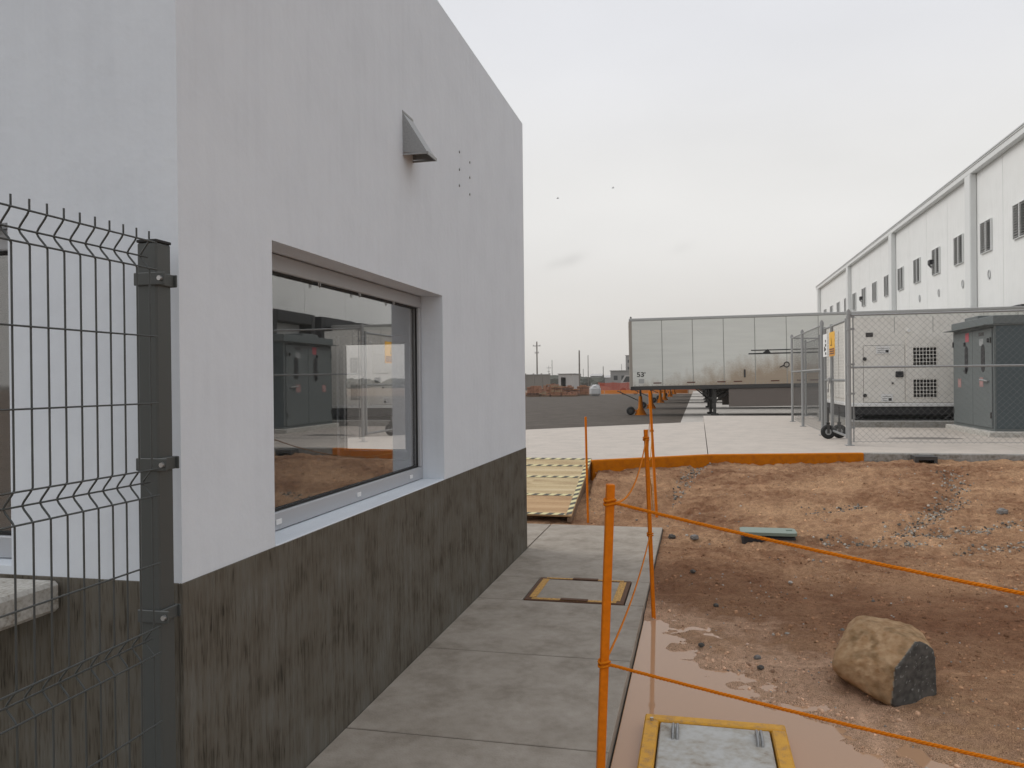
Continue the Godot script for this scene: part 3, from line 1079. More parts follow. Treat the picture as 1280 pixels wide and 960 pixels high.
# ------------------------------------------------------------------ warehouse
func build_warehouse() -> void:
	var x := 14.0
	var eave := 12.0
	var zn := -3.247
	var zf := -100.2
	var t := thing("warehouse", Vector3(x + 20.0, 0, -55), "long white warehouse with louvred vents and downspouts behind the trailers", "warehouse")
	# wall panels between the upright seams, each with an opening for its vent
	var w := 1.5
	var hh := 1.56
	var vents := []
	var step := 4.285
	var zz := zn
	while zz - 0.1 > zf:
		var z2 := maxf(zz - step, zf)
		var pl := zz - z2 - 0.024
		var holes := []
		if pl > 4.0:
			holes.append([pl * 0.5 - w * 0.5, pl * 0.5 + w * 0.5, 8.62 - hh * 0.5, 8.62 + hh * 0.5])
			vents.append(zz - 0.012 - pl * 0.5)
		var b2 := B.new()
		b2.holed(Vector3(x, -0.2, zz - 0.012), Vector3(0, 0, -1), Vector3.UP, Vector3(0.16, 0, 0), pl, eave + 0.2, holes)
		part("wall_panel", b2, M.warehouse_white, t)
		zz -= step
	var b := B.new()
	b.span(Vector3(x + 39.8, -0.2, zn), Vector3(x + 40, eave, zf))
	part("rear_wall", b, M.warehouse_white, t)
	b = B.new()
	b.span(Vector3(x + 0.17, -0.2, zn), Vector3(x + 39.79, eave + 0.15, zn - 0.2))
	part("end_wall", b, M.warehouse_white, t)
	b = B.new()
	b.span(Vector3(x + 0.02, eave + 0.002, zn), Vector3(x + 40, eave + 0.16, zf))
	part("ceiling", b, M.trim_grey, t)
	b = B.new()
	b.span(Vector3(x + 0.17, -0.2, zf + 0.005), Vector3(x + 39.79, eave, zf + 0.2))
	part("end_wall", b, M.warehouse_white, t)
	b = B.new()
	var pr := [Vector3(x - 0.1, eave + 0.36, 0), Vector3(x + 20, eave + 1.7, 0), Vector3(x + 40, eave + 0.36, 0), Vector3(x + 40, eave + 0.2, 0), Vector3(x + 20, eave + 1.5, 0), Vector3(x - 0.1, eave + 0.26, 0)]
	for i in 6:
		var j := (i + 1) % 6
		b.face([pr[i] + Vector3(0, 0, zn), pr[j] + Vector3(0, 0, zn), pr[j] + Vector3(0, 0, zf - 0.2), pr[i] + Vector3(0, 0, zf - 0.2)], Vector3(x + 20, eave + 0.9, -50))
	part("roof", b, M.trim_white, t)
	# gutter: a deep trough with a rolled lip
	b = B.new()
	b.span(Vector3(x - 0.30, eave - 0.10, zn), Vector3(x - 0.002, eave + 0.20, zf - 0.25), 0.03)
	b.span(Vector3(x - 0.34, eave + 0.18, zn), Vector3(x - 0.24, eave + 0.25, zf - 0.25), 0.02)
	part("gutter", b, M.trim_white, t)
	b = B.new()
	b.span(Vector3(x - 0.36, eave + 0.255, zn), Vector3(x + 0.3, eave + 0.33, zf - 0.3), 0.01)
	part("roof_edge", b, M.trim_grey, t)
	var dn := B.new()
	dn.span(Vector3(x - 0.34, 0.0, 0.42), Vector3(x - 0.003, eave - 0.105, -0.42), 0.04)
	var dmesh := dn.mesh(Vector3(x, 0, 0))
	for z in [-11.5, -28.6, -45.8, -63.0, -80.3, -99.3]:
		shared("downspout", dmesh, M.trim_white, t, Vector3(x, 0, z) - org(t))
	# louvred vents
	var fr := B.new()
	for s in [-1.0, 1.0]:
		fr.box(Vector3(-0.03, 0, s * (w * 0.5 - 0.015)), Vector3(0.09, hh, 0.03))
		fr.box(Vector3(-0.03, s * (hh * 0.5 - 0.015), 0), Vector3(0.088, 0.03, w - 0.07))
	fr.box(Vector3(-0.03, 0, 0), Vector3(0.086, hh - 0.07, 0.07))
	var frm := fr.mesh()
	var sl := B.new()
	for k in 12:
		for s in [-1.0, 1.0]:
			sl.box(Vector3(-0.035, -hh * 0.5 + 0.12 + k * 0.12, s * (w * 0.25 + 0.006)), Vector3(0.09, 0.010, w * 0.5 - 0.07), 0.0, Basis(Vector3.BACK, 0.65))
	var slm := sl.mesh()
	for lz in vents:
		var o := shared("louvre_frame", frm, M.trim_white, t, Vector3(x - 0.02, 8.42, lz) - org(t))
		var s2 := shared("slats", slm, M.louver_slat, o, Vector3.ZERO)
		s2.set_meta("kind", "stuff")
	# wall packs, small sign plates
	for a in [[1166, 331], [1078, 375]]:
		var d := ray(a[0], a[1])
		var hit := EYE + d * (x / d.x)
		var l := B.new()
		l.span(hit + Vector3(-0.24, 0.02, 0.22), hit + Vector3(0.0, 0.30, -0.22), 0.03)
		l.face([hit + Vector3(-0.24, 0.03, 0.2), hit + Vector3(-0.24, 0.03, -0.2), hit + Vector3(-0.02, -0.22, -0.2), hit + Vector3(-0.02, -0.22, 0.2)], hit + Vector3(0.2, 0.3, 0))
		part("wall_light", l, M.black_paint, t)
	for a in [[1237, 343], [1204, 355], [1174, 366], [1150, 373]]:
		var d := ray(a[0], a[1])
		var hit := EYE + d * (x / d.x)
		var l := B.new()
		var ring := PackedVector3Array()
		for k in 13:
			ring.append(hit + Vector3(-0.03, cos(TAU * k / 12.0) * 0.22, sin(TAU * k / 12.0) * 0.15))
		l.tube(ring, 0.025, 5, false)
		part("pipe_collar", l, M.trim_grey, t)
	# black dock shelters where the trailers back in
	for z in [-22.6, -26.9, -31.2, -35.5, -39.8, -44.1, -48.4, -57.0, -65.6, -74.2]:
		var s := B.new()
		s.span(Vector3(x - 0.62, 0.9, z - 1.5), Vector3(x - 0.003, 4.55, z - 1.85), 0.02)
		s.span(Vector3(x - 0.62, 0.9, z + 1.5), Vector3(x - 0.003, 4.55, z + 1.85), 0.02)
		s.span(Vector3(x - 0.62, 4.1, z - 1.48), Vector3(x - 0.003, 4.56, z + 1.48), 0.02)
		part("dock_shelter", s, M.black_paint, t)
		var dr := B.new()
		dr.span(Vector3(x - 0.05, 1.2, z - 1.4), Vector3(x - 0.004, 4.05, z + 1.4))
		part("dock_door", dr, M.trim_grey, t)


# ------------------------------------------------------------------ chain-link enclosure
func chain_mesh(b: B, a: Vector3, d: Vector3, y0: float, y1: float) -> void:
	var l := (d - a).length()
	var u := (d - a) / l
	var side := u.cross(Vector3.UP)
	var p := 0.046
	var r := 0.0014
	var cols := int(l / p)
	var rows := int((y1 - y0) / p)
	for i in cols:
		var o := a + u * (i * p)
		for j in rows:
			var u0 := p if (i + j) % 2 == 0 else 0.0
			var q0 := o + u * u0 + Vector3.UP * (y0 + j * p)
			var q1 := o + u * (p - u0) + Vector3.UP * (y0 + (j + 1) * p)
			q0.y = y0 + j * p
			q1.y = y0 + (j + 1) * p
			var nd := (q1 - q0).normalized()
			var nu := nd.cross(side).normalized()
			var o0 := side * r
			var o1 := nu * r * 0.87 - side * r * 0.5
			var o2 := -nu * r * 0.87 - side * r * 0.5
			var o3 := [o0, o1, o2]
			for k in 3:
				var e0: Vector3 = o3[k]
				var e1: Vector3 = o3[(k + 1) % 3]
				b.vert(q0 + e0, e0.normalized()); b.vert(q1 + e1, e1.normalized()); b.vert(q0 + e1, e1.normalized())
				b.vert(q0 + e0, e0.normalized()); b.vert(q1 + e0, e0.normalized()); b.vert(q1 + e1, e1.normalized())


func fence_post(t: Node3D, p: Vector3, h: float, r: float) -> void:
	var b := B.new()
	b.rod(p, p + Vector3(0, h - 0.03, 0), r, r, 12)
	var o := part("post", b, M.galvanised, t)
	var c := B.new()
	c.rings(PackedVector3Array([p + Vector3(0, h - 0.04, 0), p + Vector3(0, h - 0.01, 0), p + Vector3(0, h + 0.025, 0), p + Vector3(0, h + 0.04, 0)]), PackedFloat32Array([r + 0.006, r + 0.006, r * 0.7, 0.004]), 12)
	part("post_cap", c, M.galvanised, o)
	c = B.new()
	c.box(p + Vector3(0, 0.006, 0), Vector3(r * 4.2, 0.012, r * 4.2), 0.003)
	part("base_plate", c, M.galvanised, o)


func chain_run(t: Node3D, a: Vector3, d: Vector3, posts: Array) -> void:
	var h := 1.95
	var y := SL
	for k in posts:
		fence_post(t, a.lerp(d, k), 1.97, 0.029)
	for yy in [h - 0.03, 1.15]:
		var b := B.new()
		b.rod(a + Vector3(0, yy, 0), d + Vector3(0, yy, 0), 0.015, 0.015, 8)
		part("rail", b, M.galvanised, t)
	var tw := B.new()
	tw.rod(a + Vector3(0, 0.06, 0), d + Vector3(0, 0.06, 0), 0.0025, 0.0025, 4)
	part("tension_wire", tw, M.galvanised, t)
	var u := (d - a).normalized()
	var out := u.cross(Vector3.UP) * 0.036
	var m := B.new()
	chain_mesh(m, a + u * 0.04 + out, d - u * 0.04 + out, y + 0.04, y + h + 0.01)
	var mo := part("chain_link_mesh", m, M.mesh_wire, t)
	mo.set_meta("kind", "stuff")


func build_enclosure() -> void:
	var c := Vector3(2.165, SL, -12.6)
	var f := thing("chain_link_fence", c, "galvanised chain-link fence round the generator on the concrete apron", "fence")
	# along the apron's front
	chain_run(f, c, Vector3(8.5, SL, -12.6), [0.0, 0.5, 1.0])
	var e := Vector3(2.11, SL, -14.83)
	chain_run(f, e, Vector3(2.11, SL, -19.4), [0.0, 0.59, 1.0])
	chain_run(f, Vector3(2.15, SL, -19.4), Vector3(2.75, SL, -19.7), [1.0])
	chain_run(f, Vector3(2.75, SL, -19.74), Vector3(2.75, SL, -22.2), [1.0])
	var br := B.new()
	br.tube(PackedVector3Array([c + Vector3(0.06, 0.05, 0.0), c + Vector3(0.06, 1.93, 0.0)]), 0.009, 6)
	part("tension_bar", br, M.galvanised, f)
	for y in [0.25, 0.75, 1.18, 1.7, 1.88]:
		var q := B.new()
		q.rings(PackedVector3Array([c + Vector3(0, y, 0), c + Vector3(0, y + 0.03, 0)]), PackedFloat32Array([0.038, 0.038]), 12)
		q.box(c + Vector3(0.05, y + 0.015, 0), Vector3(0.06, 0.03, 0.012))
		part("tension_band", q, M.galvanised, f)
	# gate of two leaves between the corner post and the next
	var leafs := [[-12.70, -14.02, "wide chain-link gate leaf with caster wheel and yellow warning sign"], [-14.08, -14.76, "narrow chain-link gate leaf with white notice and caster wheel"]]
	for i in 2:
		var za: float = leafs[i][0]
		var zb: float = leafs[i][1]
		var g := thing("chain_link_gate", Vector3(2.15, SL, (za + zb) * 0.5), leafs[i][2], "gate")
		for z in [za, zb]:
			var b := B.new()
			b.rod(Vector3(2.15, SL + 0.10, z), Vector3(2.15, SL + 1.88, z), 0.024, 0.024, 10)
			part("stile", b, M.galvanised, g)
		for y in [0.13, 0.96, 1.85]:
			var b := B.new()
			b.rod(Vector3(2.15, SL + y, za - 0.02), Vector3(2.15, SL + y, zb + 0.02), 0.019, 0.019, 8)
			part("gate_rail", b, M.galvanised, g)
		var m := B.new()
		chain_mesh(m, Vector3(2.118, SL, za - 0.03), Vector3(2.118, SL, zb + 0.03), SL + 0.13, SL + 1.86)
		var mo := part("chain_link_mesh", m, M.mesh_wire, g)
		mo.set_meta("kind", "stuff")
		# caster
		var wz := zb + 0.06 if i == 0 else za - 0.06
		var wx := 2.07 if i == 0 else 2.27
		var w := B.new()
		w.rings(PackedVector3Array([Vector3(wx, SL + 0.115, wz - 0.03), Vector3(wx, SL + 0.115, wz - 0.018), Vector3(wx, SL + 0.115, wz + 0.018), Vector3(wx, SL + 0.115, wz + 0.03)]), PackedFloat32Array([0.095, 0.115, 0.115, 0.095]), 22)
		var wo := part("wheel", w, M.rubber, g)
		w = B.new()
		w.rod(Vector3(wx, SL + 0.115, wz - 0.036), Vector3(wx, SL + 0.115, wz + 0.036), 0.05, 0.05, 14)
		part("hub", w, M.galvanised, wo)
		w = B.new()
		w.span(Vector3(wx - 0.02, SL + 0.09, wz - 0.045), Vector3(wx + 0.02, SL + 0.26, wz - 0.038))
		w.span(Vector3(wx - 0.02, SL + 0.09, wz + 0.038), Vector3(wx + 0.02, SL + 0.26, wz + 0.045))
		w.span(Vector3(wx - 0.025, SL + 0.25, wz - 0.045), Vector3(wx + 0.025, SL + 0.27, wz + 0.045))
		w.rod(Vector3(wx, SL + 0.26, wz), Vector3(wx, SL + 0.52, wz), 0.014, 0.014, 8)
		part("caster_fork", w, M.dark_steel, g)
		if i == 0:
			var l := B.new()
			l.box(Vector3(2.10, SL + 0.96, zb), Vector3(0.03, 0.10, 0.05), 0.006)
			l.rod(Vector3(2.09, SL + 0.93, zb), Vector3(2.09, SL + 0.78, zb - 0.05), 0.008, 0.008, 6)
			l.box(Vector3(2.085, SL + 0.80, zb - 0.04), Vector3(0.03, 0.07, 0.05), 0.008)
			part("latch", l, M.bolt, g)
	# signs wired to the gate
	var s := thing("warning_sign", Vector3(2.105, 1.84, -13.78), "yellow warning sign with black lettering panel wired to the wide gate leaf", "sign")
	var p := B.new()
	p.span(Vector3(2.103, 1.85, -13.46), Vector3(2.107, 2.24, -13.99))
	part("plate", p, M.sign_yellow, s)
	p = B.new()
	p.span(Vector3(2.1, 1.86, -13.48), Vector3(2.1025, 1.98, -13.97))
	part("lettering_panel", p, M.sign_orange, s)
	p = B.new()
	for k in 3:
		p.span(Vector3(2.098, 1.885 + k * 0.035, -13.5), Vector3(2.0995, 1.9 + k * 0.035, -13.93))
	p.face([Vector3(2.1, 2.02, -13.70), Vector3(2.1, 2.02, -13.86), Vector3(2.1, 2.16, -13.78)], Vector3(2.2, 2.0, -13.8))
	part("print", p, M.ink, s)
	p = B.new()
	p.face([Vector3(2.098, 2.035, -13.722), Vector3(2.098, 2.035, -13.838), Vector3(2.098, 2.135, -13.78)], Vector3(2.2, 2.0, -13.8))
	part("symbol", p, M.sign_yellow, s)
	s = thing("notice_sign", Vector3(2.105, 1.85, -14.4), "white notice sheet with black symbols wired to the narrow gate leaf", "sign")
	p = B.new()
	p.span(Vector3(2.098, 1.86, -14.18), Vector3(2.102, 2.24, -14.62))
	part("plate", p, M.sign_white, s)
	p = B.new()
	for k in 4:
		p.span(Vector3(2.095, 1.89 + k * 0.07, -14.27 - 0.03 * (k % 2)), Vector3(2.0965, 1.93 + k * 0.07, -14.38))
	p.span(Vector3(2.095, 1.95, -14.41), Vector3(2.0965, 2.03, -14.49))
	part("print", p, M.ink, s)


func build_generator() -> void:
	var x0 := 3.09
	var x1 := 5.35
	var zf := -17.66
	var zb := -21.6
	var t := thing("generator_set", Vector3((x0 + x1) * 0.5, SL, (zf + zb) * 0.5), "beige generator in a steel housing with gridded vents inside the fence", "generator")
	var pd := B.new()
	pd.span(Vector3(2.98, SL - 0.05, -17.2), Vector3(5.5, SL + 0.12, -21.9), 0.01)
	single("concrete_pad", pd, M.kerb_concrete, Vector3(4.24, SL, -19.5), "low concrete pad under the beige generator", "concrete pad")
	var top := 2.74
	# hollow housing: doors and vents sit in real openings of the front sheet
	var doors := [[1.722, 2.15], [0.985, 1.70]]
	var ox := 4.26
	var vy := [1.92, 1.272]
	var holes := []
	for yy in doors:
		holes.append([3.307 - x0, 4.103 - x0, yy[0] - 0.008 - 0.975, yy[1] + 0.008 - 0.975])
	for y in vy:
		holes.append([ox - 0.02 - x0, ox + 0.43 - x0, y - 0.19 - 0.975, y + 0.19 - 0.975])
	var b := B.new()
	b.holed(Vector3(x0, 0.975, zf), Vector3.RIGHT, Vector3.UP, Vector3(0, 0, -0.03), x1 - x0, top - 0.975, holes)
	b.span(Vector3(x0, 0.975, zf - 0.031), Vector3(x0 + 0.03, top, zb), 0.004)
	b.span(Vector3(x1 - 0.03, 0.975, zf - 0.031), Vector3(x1, top, zb), 0.004)
	b.span(Vector3(x0 + 0.031, 0.975, zb + 0.03), Vector3(x1 - 0.031, top, zb), 0.004)
	b.span(Vector3(x0 + 0.031, top - 0.03, zf - 0.031), Vector3(x1 - 0.031, top - 0.001, zb + 0.031), 0.0)
	b.span(Vector3(x0 + 0.031, 0.976, zf - 0.031), Vector3(x1 - 0.031, 1.0, zb + 0.031), 0.0)
	part("housing", b, M.generator_paint, t)
	b = B.new()
	var fh := []
	for y in vy:
		fh.append([ox - 0.02 - 4.12, ox + 0.43 - 4.12, y - 0.19 - 0.985, y + 0.19 - 0.985])
	b.holed(Vector3(4.12, 0.985, zf + 0.022), Vector3.RIGHT, Vector3.UP, Vector3(0, 0, -0.0215), x1 - 0.01 - 4.12, 2.37 - 0.985, fh)
	part("front_panel", b, M.generator_paint, t)
	for yy in doors:
		b = B.new()
		b.span(Vector3(3.315, yy[0], zf - 0.025), Vector3(4.095, yy[1], zf + 0.008), 0.004)
		var d := part("door", b, M.generator_paint, t)
		var h := B.new()
		var hy: float = 1.88 if yy[0] > 1.5 else 1.13
		h.rod(Vector3(3.335, hy, zf + 0.006), Vector3(3.335, hy, zf + 0.045), 0.038, 0.034, 14)
		part("handle", h, M.black_paint, d)
	b = B.new()
	b.box(Vector3(3.99, 1.56, zf + 0.03), Vector3(0.15, 0.12, 0.03), 0.012)
	part("latch", b, M.black_paint, t)
	b = B.new()
	b.rod(Vector3(3.86, 1.38, zf + 0.01), Vector3(3.86, 1.38, zf + 0.03), 0.02, 0.02, 10)
	part("key_lock", b, M.dark_steel, t)
	for y in vy:
		b = B.new()
		for k in 8:
			b.span(Vector3(ox - 0.022 + k * 0.0625, y - 0.19, zf + 0.0225), Vector3(ox - 0.011 + k * 0.0625, y + 0.19, zf + 0.032))
		for k in 6:
			b.span(Vector3(ox - 0.022, y - 0.192 + k * 0.073, zf + 0.0228), Vector3(ox + 0.434, y - 0.180 + k * 0.073, zf + 0.0325))
		part("vent_grid", b, M.generator_paint, t)
	for a in [[3.55, 1.985, 0.26, 0.15], [3.64, 1.0, 0.22, 0.16]]:
		b = B.new()
		b.span(Vector3(a[0], a[1], zf + 0.019), Vector3(a[0] + a[2], a[1] + a[3], zf + 0.021))
		var s := part("placard", b, M.sign_white, t)
		b = B.new()
		for k in 3:
			b.span(Vector3(a[0] + 0.03, a[1] + 0.025 + k * 0.04, zf + 0.0215), Vector3(a[0] + a[2] - (0.1 if k < 2 else 0.03), a[1] + 0.033 + k * 0.04, zf + 0.0225))
		b.span(Vector3(a[0] + a[2] - 0.08, a[1] + 0.02, zf + 0.0215), Vector3(a[0] + a[2] - 0.02, a[1] + 0.075, zf + 0.0225))
		part("print", b, M.ink, s)
	b = B.new()
	b.span(Vector3(3.36, 2.33, zf + 0.001), Vector3(3.50, 2.42, zf + 0.006))
	part("badge", b, M.dark_steel, t)
	b = B.new()
	b.rod(Vector3(4.17, 2.44, zf), Vector3(4.17, 2.44, zf + 0.05), 0.035, 0.03, 12)
	part("lifting_eye", b, M.sign_white, t)
	for x in [3.9, 4.62]:
		b = B.new()
		b.span(Vector3(x, 2.40, zf + 0.001), Vector3(x + 0.012, top - 0.01, zf + 0.004))
		part("seam", b, M.seam, t)
	b = B.new()
	b.span(Vector3(x0 - 0.02, 0.90, zf + 0.03), Vector3(x1 + 0.02, 0.972, zb - 0.02), 0.01)
	part("base_frame", b, M.sign_white, t)
	var lt := TextMesh.new()
	b = B.new()
	b.span(Vector3(x0 + 0.05, 0.72, zf - 0.01), Vector3(x1 - 0.05, 0.898, zb + 0.02), 0.02)
	part("fuel_tank", b, M.black_paint, t)
	for x in [x0 + 0.1, x1 - 0.5, x1 - 0.3]:
		b = B.new()
		b.rod(Vector3(x + 0.1, 0.72, zf + 0.0), Vector3(x, SL + 0.13, zf - 0.06), 0.02, 0.02, 6)
		part("strut", b, M.black_paint, t)
	for x in [x0 + 0.08, x1 - 0.2]:
		b = B.new()
		b.span(Vector3(x, SL + 0.121, zf - 0.08), Vector3(x + 0.12, 0.719, zb + 0.1))
		part("skid", b, M.black_paint, t)
	b = B.new()
	b.span(Vector3(x0 + 0.05, SL + 0.122, zf - 0.04), Vector3(x1 - 0.03, SL + 0.15, zf + 0.0))
	part("skid_rail", b, M.black_paint, t)
	# side doors towards the gate
	for k in 3:
		var z := zf - 0.35 - k * 1.2
		b = B.new()
		b.span(Vector3(x0 - 0.016, 1.05, z), Vector3(x0 - 0.001, 2.55, z - 1.1), 0.005)
		part("side_door", b, M.generator_paint, t)


func build_cabinet() -> void:
	var x0 := 4.75
	var x1 := 7.3
	var zf := -14.63
	var zb := -16.78
	var y0 := SL + 0.09
	var pd := B.new()
	pd.span(Vector3(x0 - 0.12, SL - 0.05, zf + 0.14), Vector3(x1 + 0.12, y0, zb - 0.12), 0.012)
	single("concrete_pad", pd, M.old_concrete, Vector3((x0 + x1) * 0.5, SL, (zf + zb) * 0.5), "pale concrete plinth under the grey switchgear cabinet", "concrete pad")
	var t := thing("switchgear_cabinet", Vector3((x0 + x1) * 0.5, y0, (zf + zb) * 0.5), "grey outdoor switchgear cabinet with pink stickers on its doors", "cabinet")
	var zm := zf - 1.0
	var leaves := [[zf - 0.06, zm + 0.006], [zm - 0.006, zb + 0.06]]
	var b := B.new()
	var holes := []
	for d in leaves:
		holes.append([zf - d[0] - 0.006, zf - d[1] + 0.0055, 0.042, 2.308 - y0])
	b.holed(Vector3(x0, y0 + 0.001, zf), Vector3(0, 0, -1), Vector3.UP, Vector3(0.03, 0, 0), zf - zb, 2.349 - y0, holes)
	b.span(Vector3(x0 + 0.0305, y0 + 0.001, zf), Vector3(x1, 2.349, zf - 0.03), 0.003)
	b.span(Vector3(x0 + 0.0305, y0 + 0.001, zb + 0.03), Vector3(x1, 2.349, zb), 0.003)
	b.span(Vector3(x1 - 0.03, y0 + 0.001, zf - 0.0305), Vector3(x1, 2.349, zb + 0.0305), 0.003)
	b.span(Vector3(x0 + 0.0305, y0 + 0.002, zf - 0.0305), Vector3(x1 - 0.0305, y0 + 0.03, zb + 0.0305))
	part("body", b, M.cabinet_grey, t)
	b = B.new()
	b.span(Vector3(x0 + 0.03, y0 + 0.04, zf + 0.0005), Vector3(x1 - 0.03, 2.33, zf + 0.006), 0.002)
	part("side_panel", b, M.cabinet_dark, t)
	b = B.new()
	var mid := Vector3((x0 + x1) * 0.5, 2.42, (zf + zb) * 0.5)
	b.span(Vector3(x0 - 0.16, 2.345, zf + 0.03), Vector3(x1 + 0.1, 2.358, zb - 0.05))
	b.span(Vector3(x0 - 0.02, 2.36, zf + 0.03), Vector3(x1 + 0.1, 2.50, zb - 0.05), 0.006)
	part("roof", b, M.cabinet_grey, t)
	b = B.new()
	b.span(Vector3(x0 + 0.02, 2.501, zf - 0.85), Vector3(x0 + 0.5, 2.56, zf - 1.55), 0.006)
	part("roof_vent", b, M.cabinet_grey, t)
	for d in leaves:
		b = B.new()
		b.span(Vector3(x0 - 0.02, y0 + 0.05, d[0]), Vector3(x0 + 0.02, 2.30, d[1]), 0.005)
		var o := part("door", b, M.cabinet_grey, t)
		# slot window with rounded ends
		var wz: float = (d[0] + d[1]) * 0.5 + (0.06 if d[0] > zm else 0.22)
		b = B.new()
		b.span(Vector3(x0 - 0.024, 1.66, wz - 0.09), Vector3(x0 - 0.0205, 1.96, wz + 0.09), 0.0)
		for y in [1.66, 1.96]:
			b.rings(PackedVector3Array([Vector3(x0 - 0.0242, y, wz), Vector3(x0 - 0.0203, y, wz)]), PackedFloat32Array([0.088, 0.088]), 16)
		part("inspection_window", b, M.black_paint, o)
		b = B.new()
		for y in [0.85, 2.1]:
			b.box(Vector3(x0 - 0.03, y, d[0] - 0.02 if d[0] > zm else d[1] + 0.02), Vector3(0.02, 0.1, 0.03), 0.004)
		part("hinge", b, M.dark_steel, o)
	b = B.new()
	b.span(Vector3(x0 - 0.022, 2.02, zf - 0.45), Vector3(x0 - 0.0205, 2.14, zf - 0.65))
	part("placard", b, M.trim_dull, t)
	b = B.new()
	b.span(Vector3(x0 - 0.022, 2.19, zf - 0.42), Vector3(x0 - 0.0205, 2.25, zf - 0.68))
	part("name_plate", b, M.dark_steel, t)
	b = B.new()
	b.rod(Vector3(x0 - 0.045, 1.42, zf - 0.18), Vector3(x0 - 0.075, 1.44, zf - 0.45), 0.014, 0.018, 8)
	b.rod(Vector3(x0 - 0.0, 1.42, zf - 0.2), Vector3(x0 - 0.05, 1.42, zf - 0.2), 0.02, 0.02, 8)
	part("handle", b, M.bolt, t)
	b = B.new()
	b.box(Vector3(x0 - 0.035, 1.60, zm - 0.32), Vector3(0.03, 0.10, 0.03), 0.005)
	b.box(Vector3(x0 - 0.035, 1.60, zm - 0.36), Vector3(0.03, 0.03, 0.12), 0.005)
	b.box(Vector3(x0 - 0.03, 2.08, zm - 0.4), Vector3(0.03, 0.07, 0.05), 0.005)
	b.box(Vector3(x0 - 0.03, 2.10, zf - 0.2), Vector3(0.03, 0.07, 0.05), 0.005)
	part("lock", b, M.black_paint, t)
	for s in [[2.20, zm - 0.28, M.pink_paper], [1.38, zm - 0.72, M.pink_faded], [1.40, zf - 0.55, M.pink_faded]]:
		b = B.new()
		b.span(Vector3(x0 - 0.0235, s[0] - 0.08, s[1] - 0.09), Vector3(x0 - 0.0205, s[0] + 0.08, s[1] + 0.09))
		part("sticker", b, s[2], t)


# ------------------------------------------------------------------ trailers
func grime_tex() -> ImageTexture:
	# sheet metal with brown road dirt spattered up from the bottom; one tile is the whole side, 16.4 m by 2.8 m
	var w := 1024
	var h := 256
	var f := FastNoiseLite.new()
	f.seed = 301
	f.frequency = 0.012
	f.fractal_octaves = 4
	var f2 := FastNoiseLite.new()
	f2.seed = 303
	f2.frequency = 0.25
	var out := PackedByteArray()
	out.resize(w * h * 3)
	for j in h:
		var up := 1.0 - (j + 0.5) / h
		for i in w:
			var x := (i + 0.5) / w * 16.4
			var reach := 0.13 + 0.34 * smoothstep(1.0, 5.5, x) + 0.10 * f.get_noise_2d(i, 0)
			var sp := f2.get_noise_2d(i, j * 0.7) * 0.28 + f.get_noise_2d(i * 3.0, j * 1.2) * 0.35
			var k := clampf((reach - up) / 0.30 + sp, 0.0, 1.0) * 0.8
			var cc := Color(0.70, 0.705, 0.66).lerp(Color(0.30, 0.205, 0.12), k)
			cc = (cc * (1.0 + 0.06 * f.get_noise_2d(i * 0.6, j * 4.0))).linear_to_srgb()
			var q := (j * w + i) * 3
			out[q] = cc.r8
			out[q + 1] = cc.g8
			out[q + 2] = cc.b8
	return ImageTexture.create_from_image(Image.create_from_data(w, h, false, Image.FORMAT_RGB8, out))


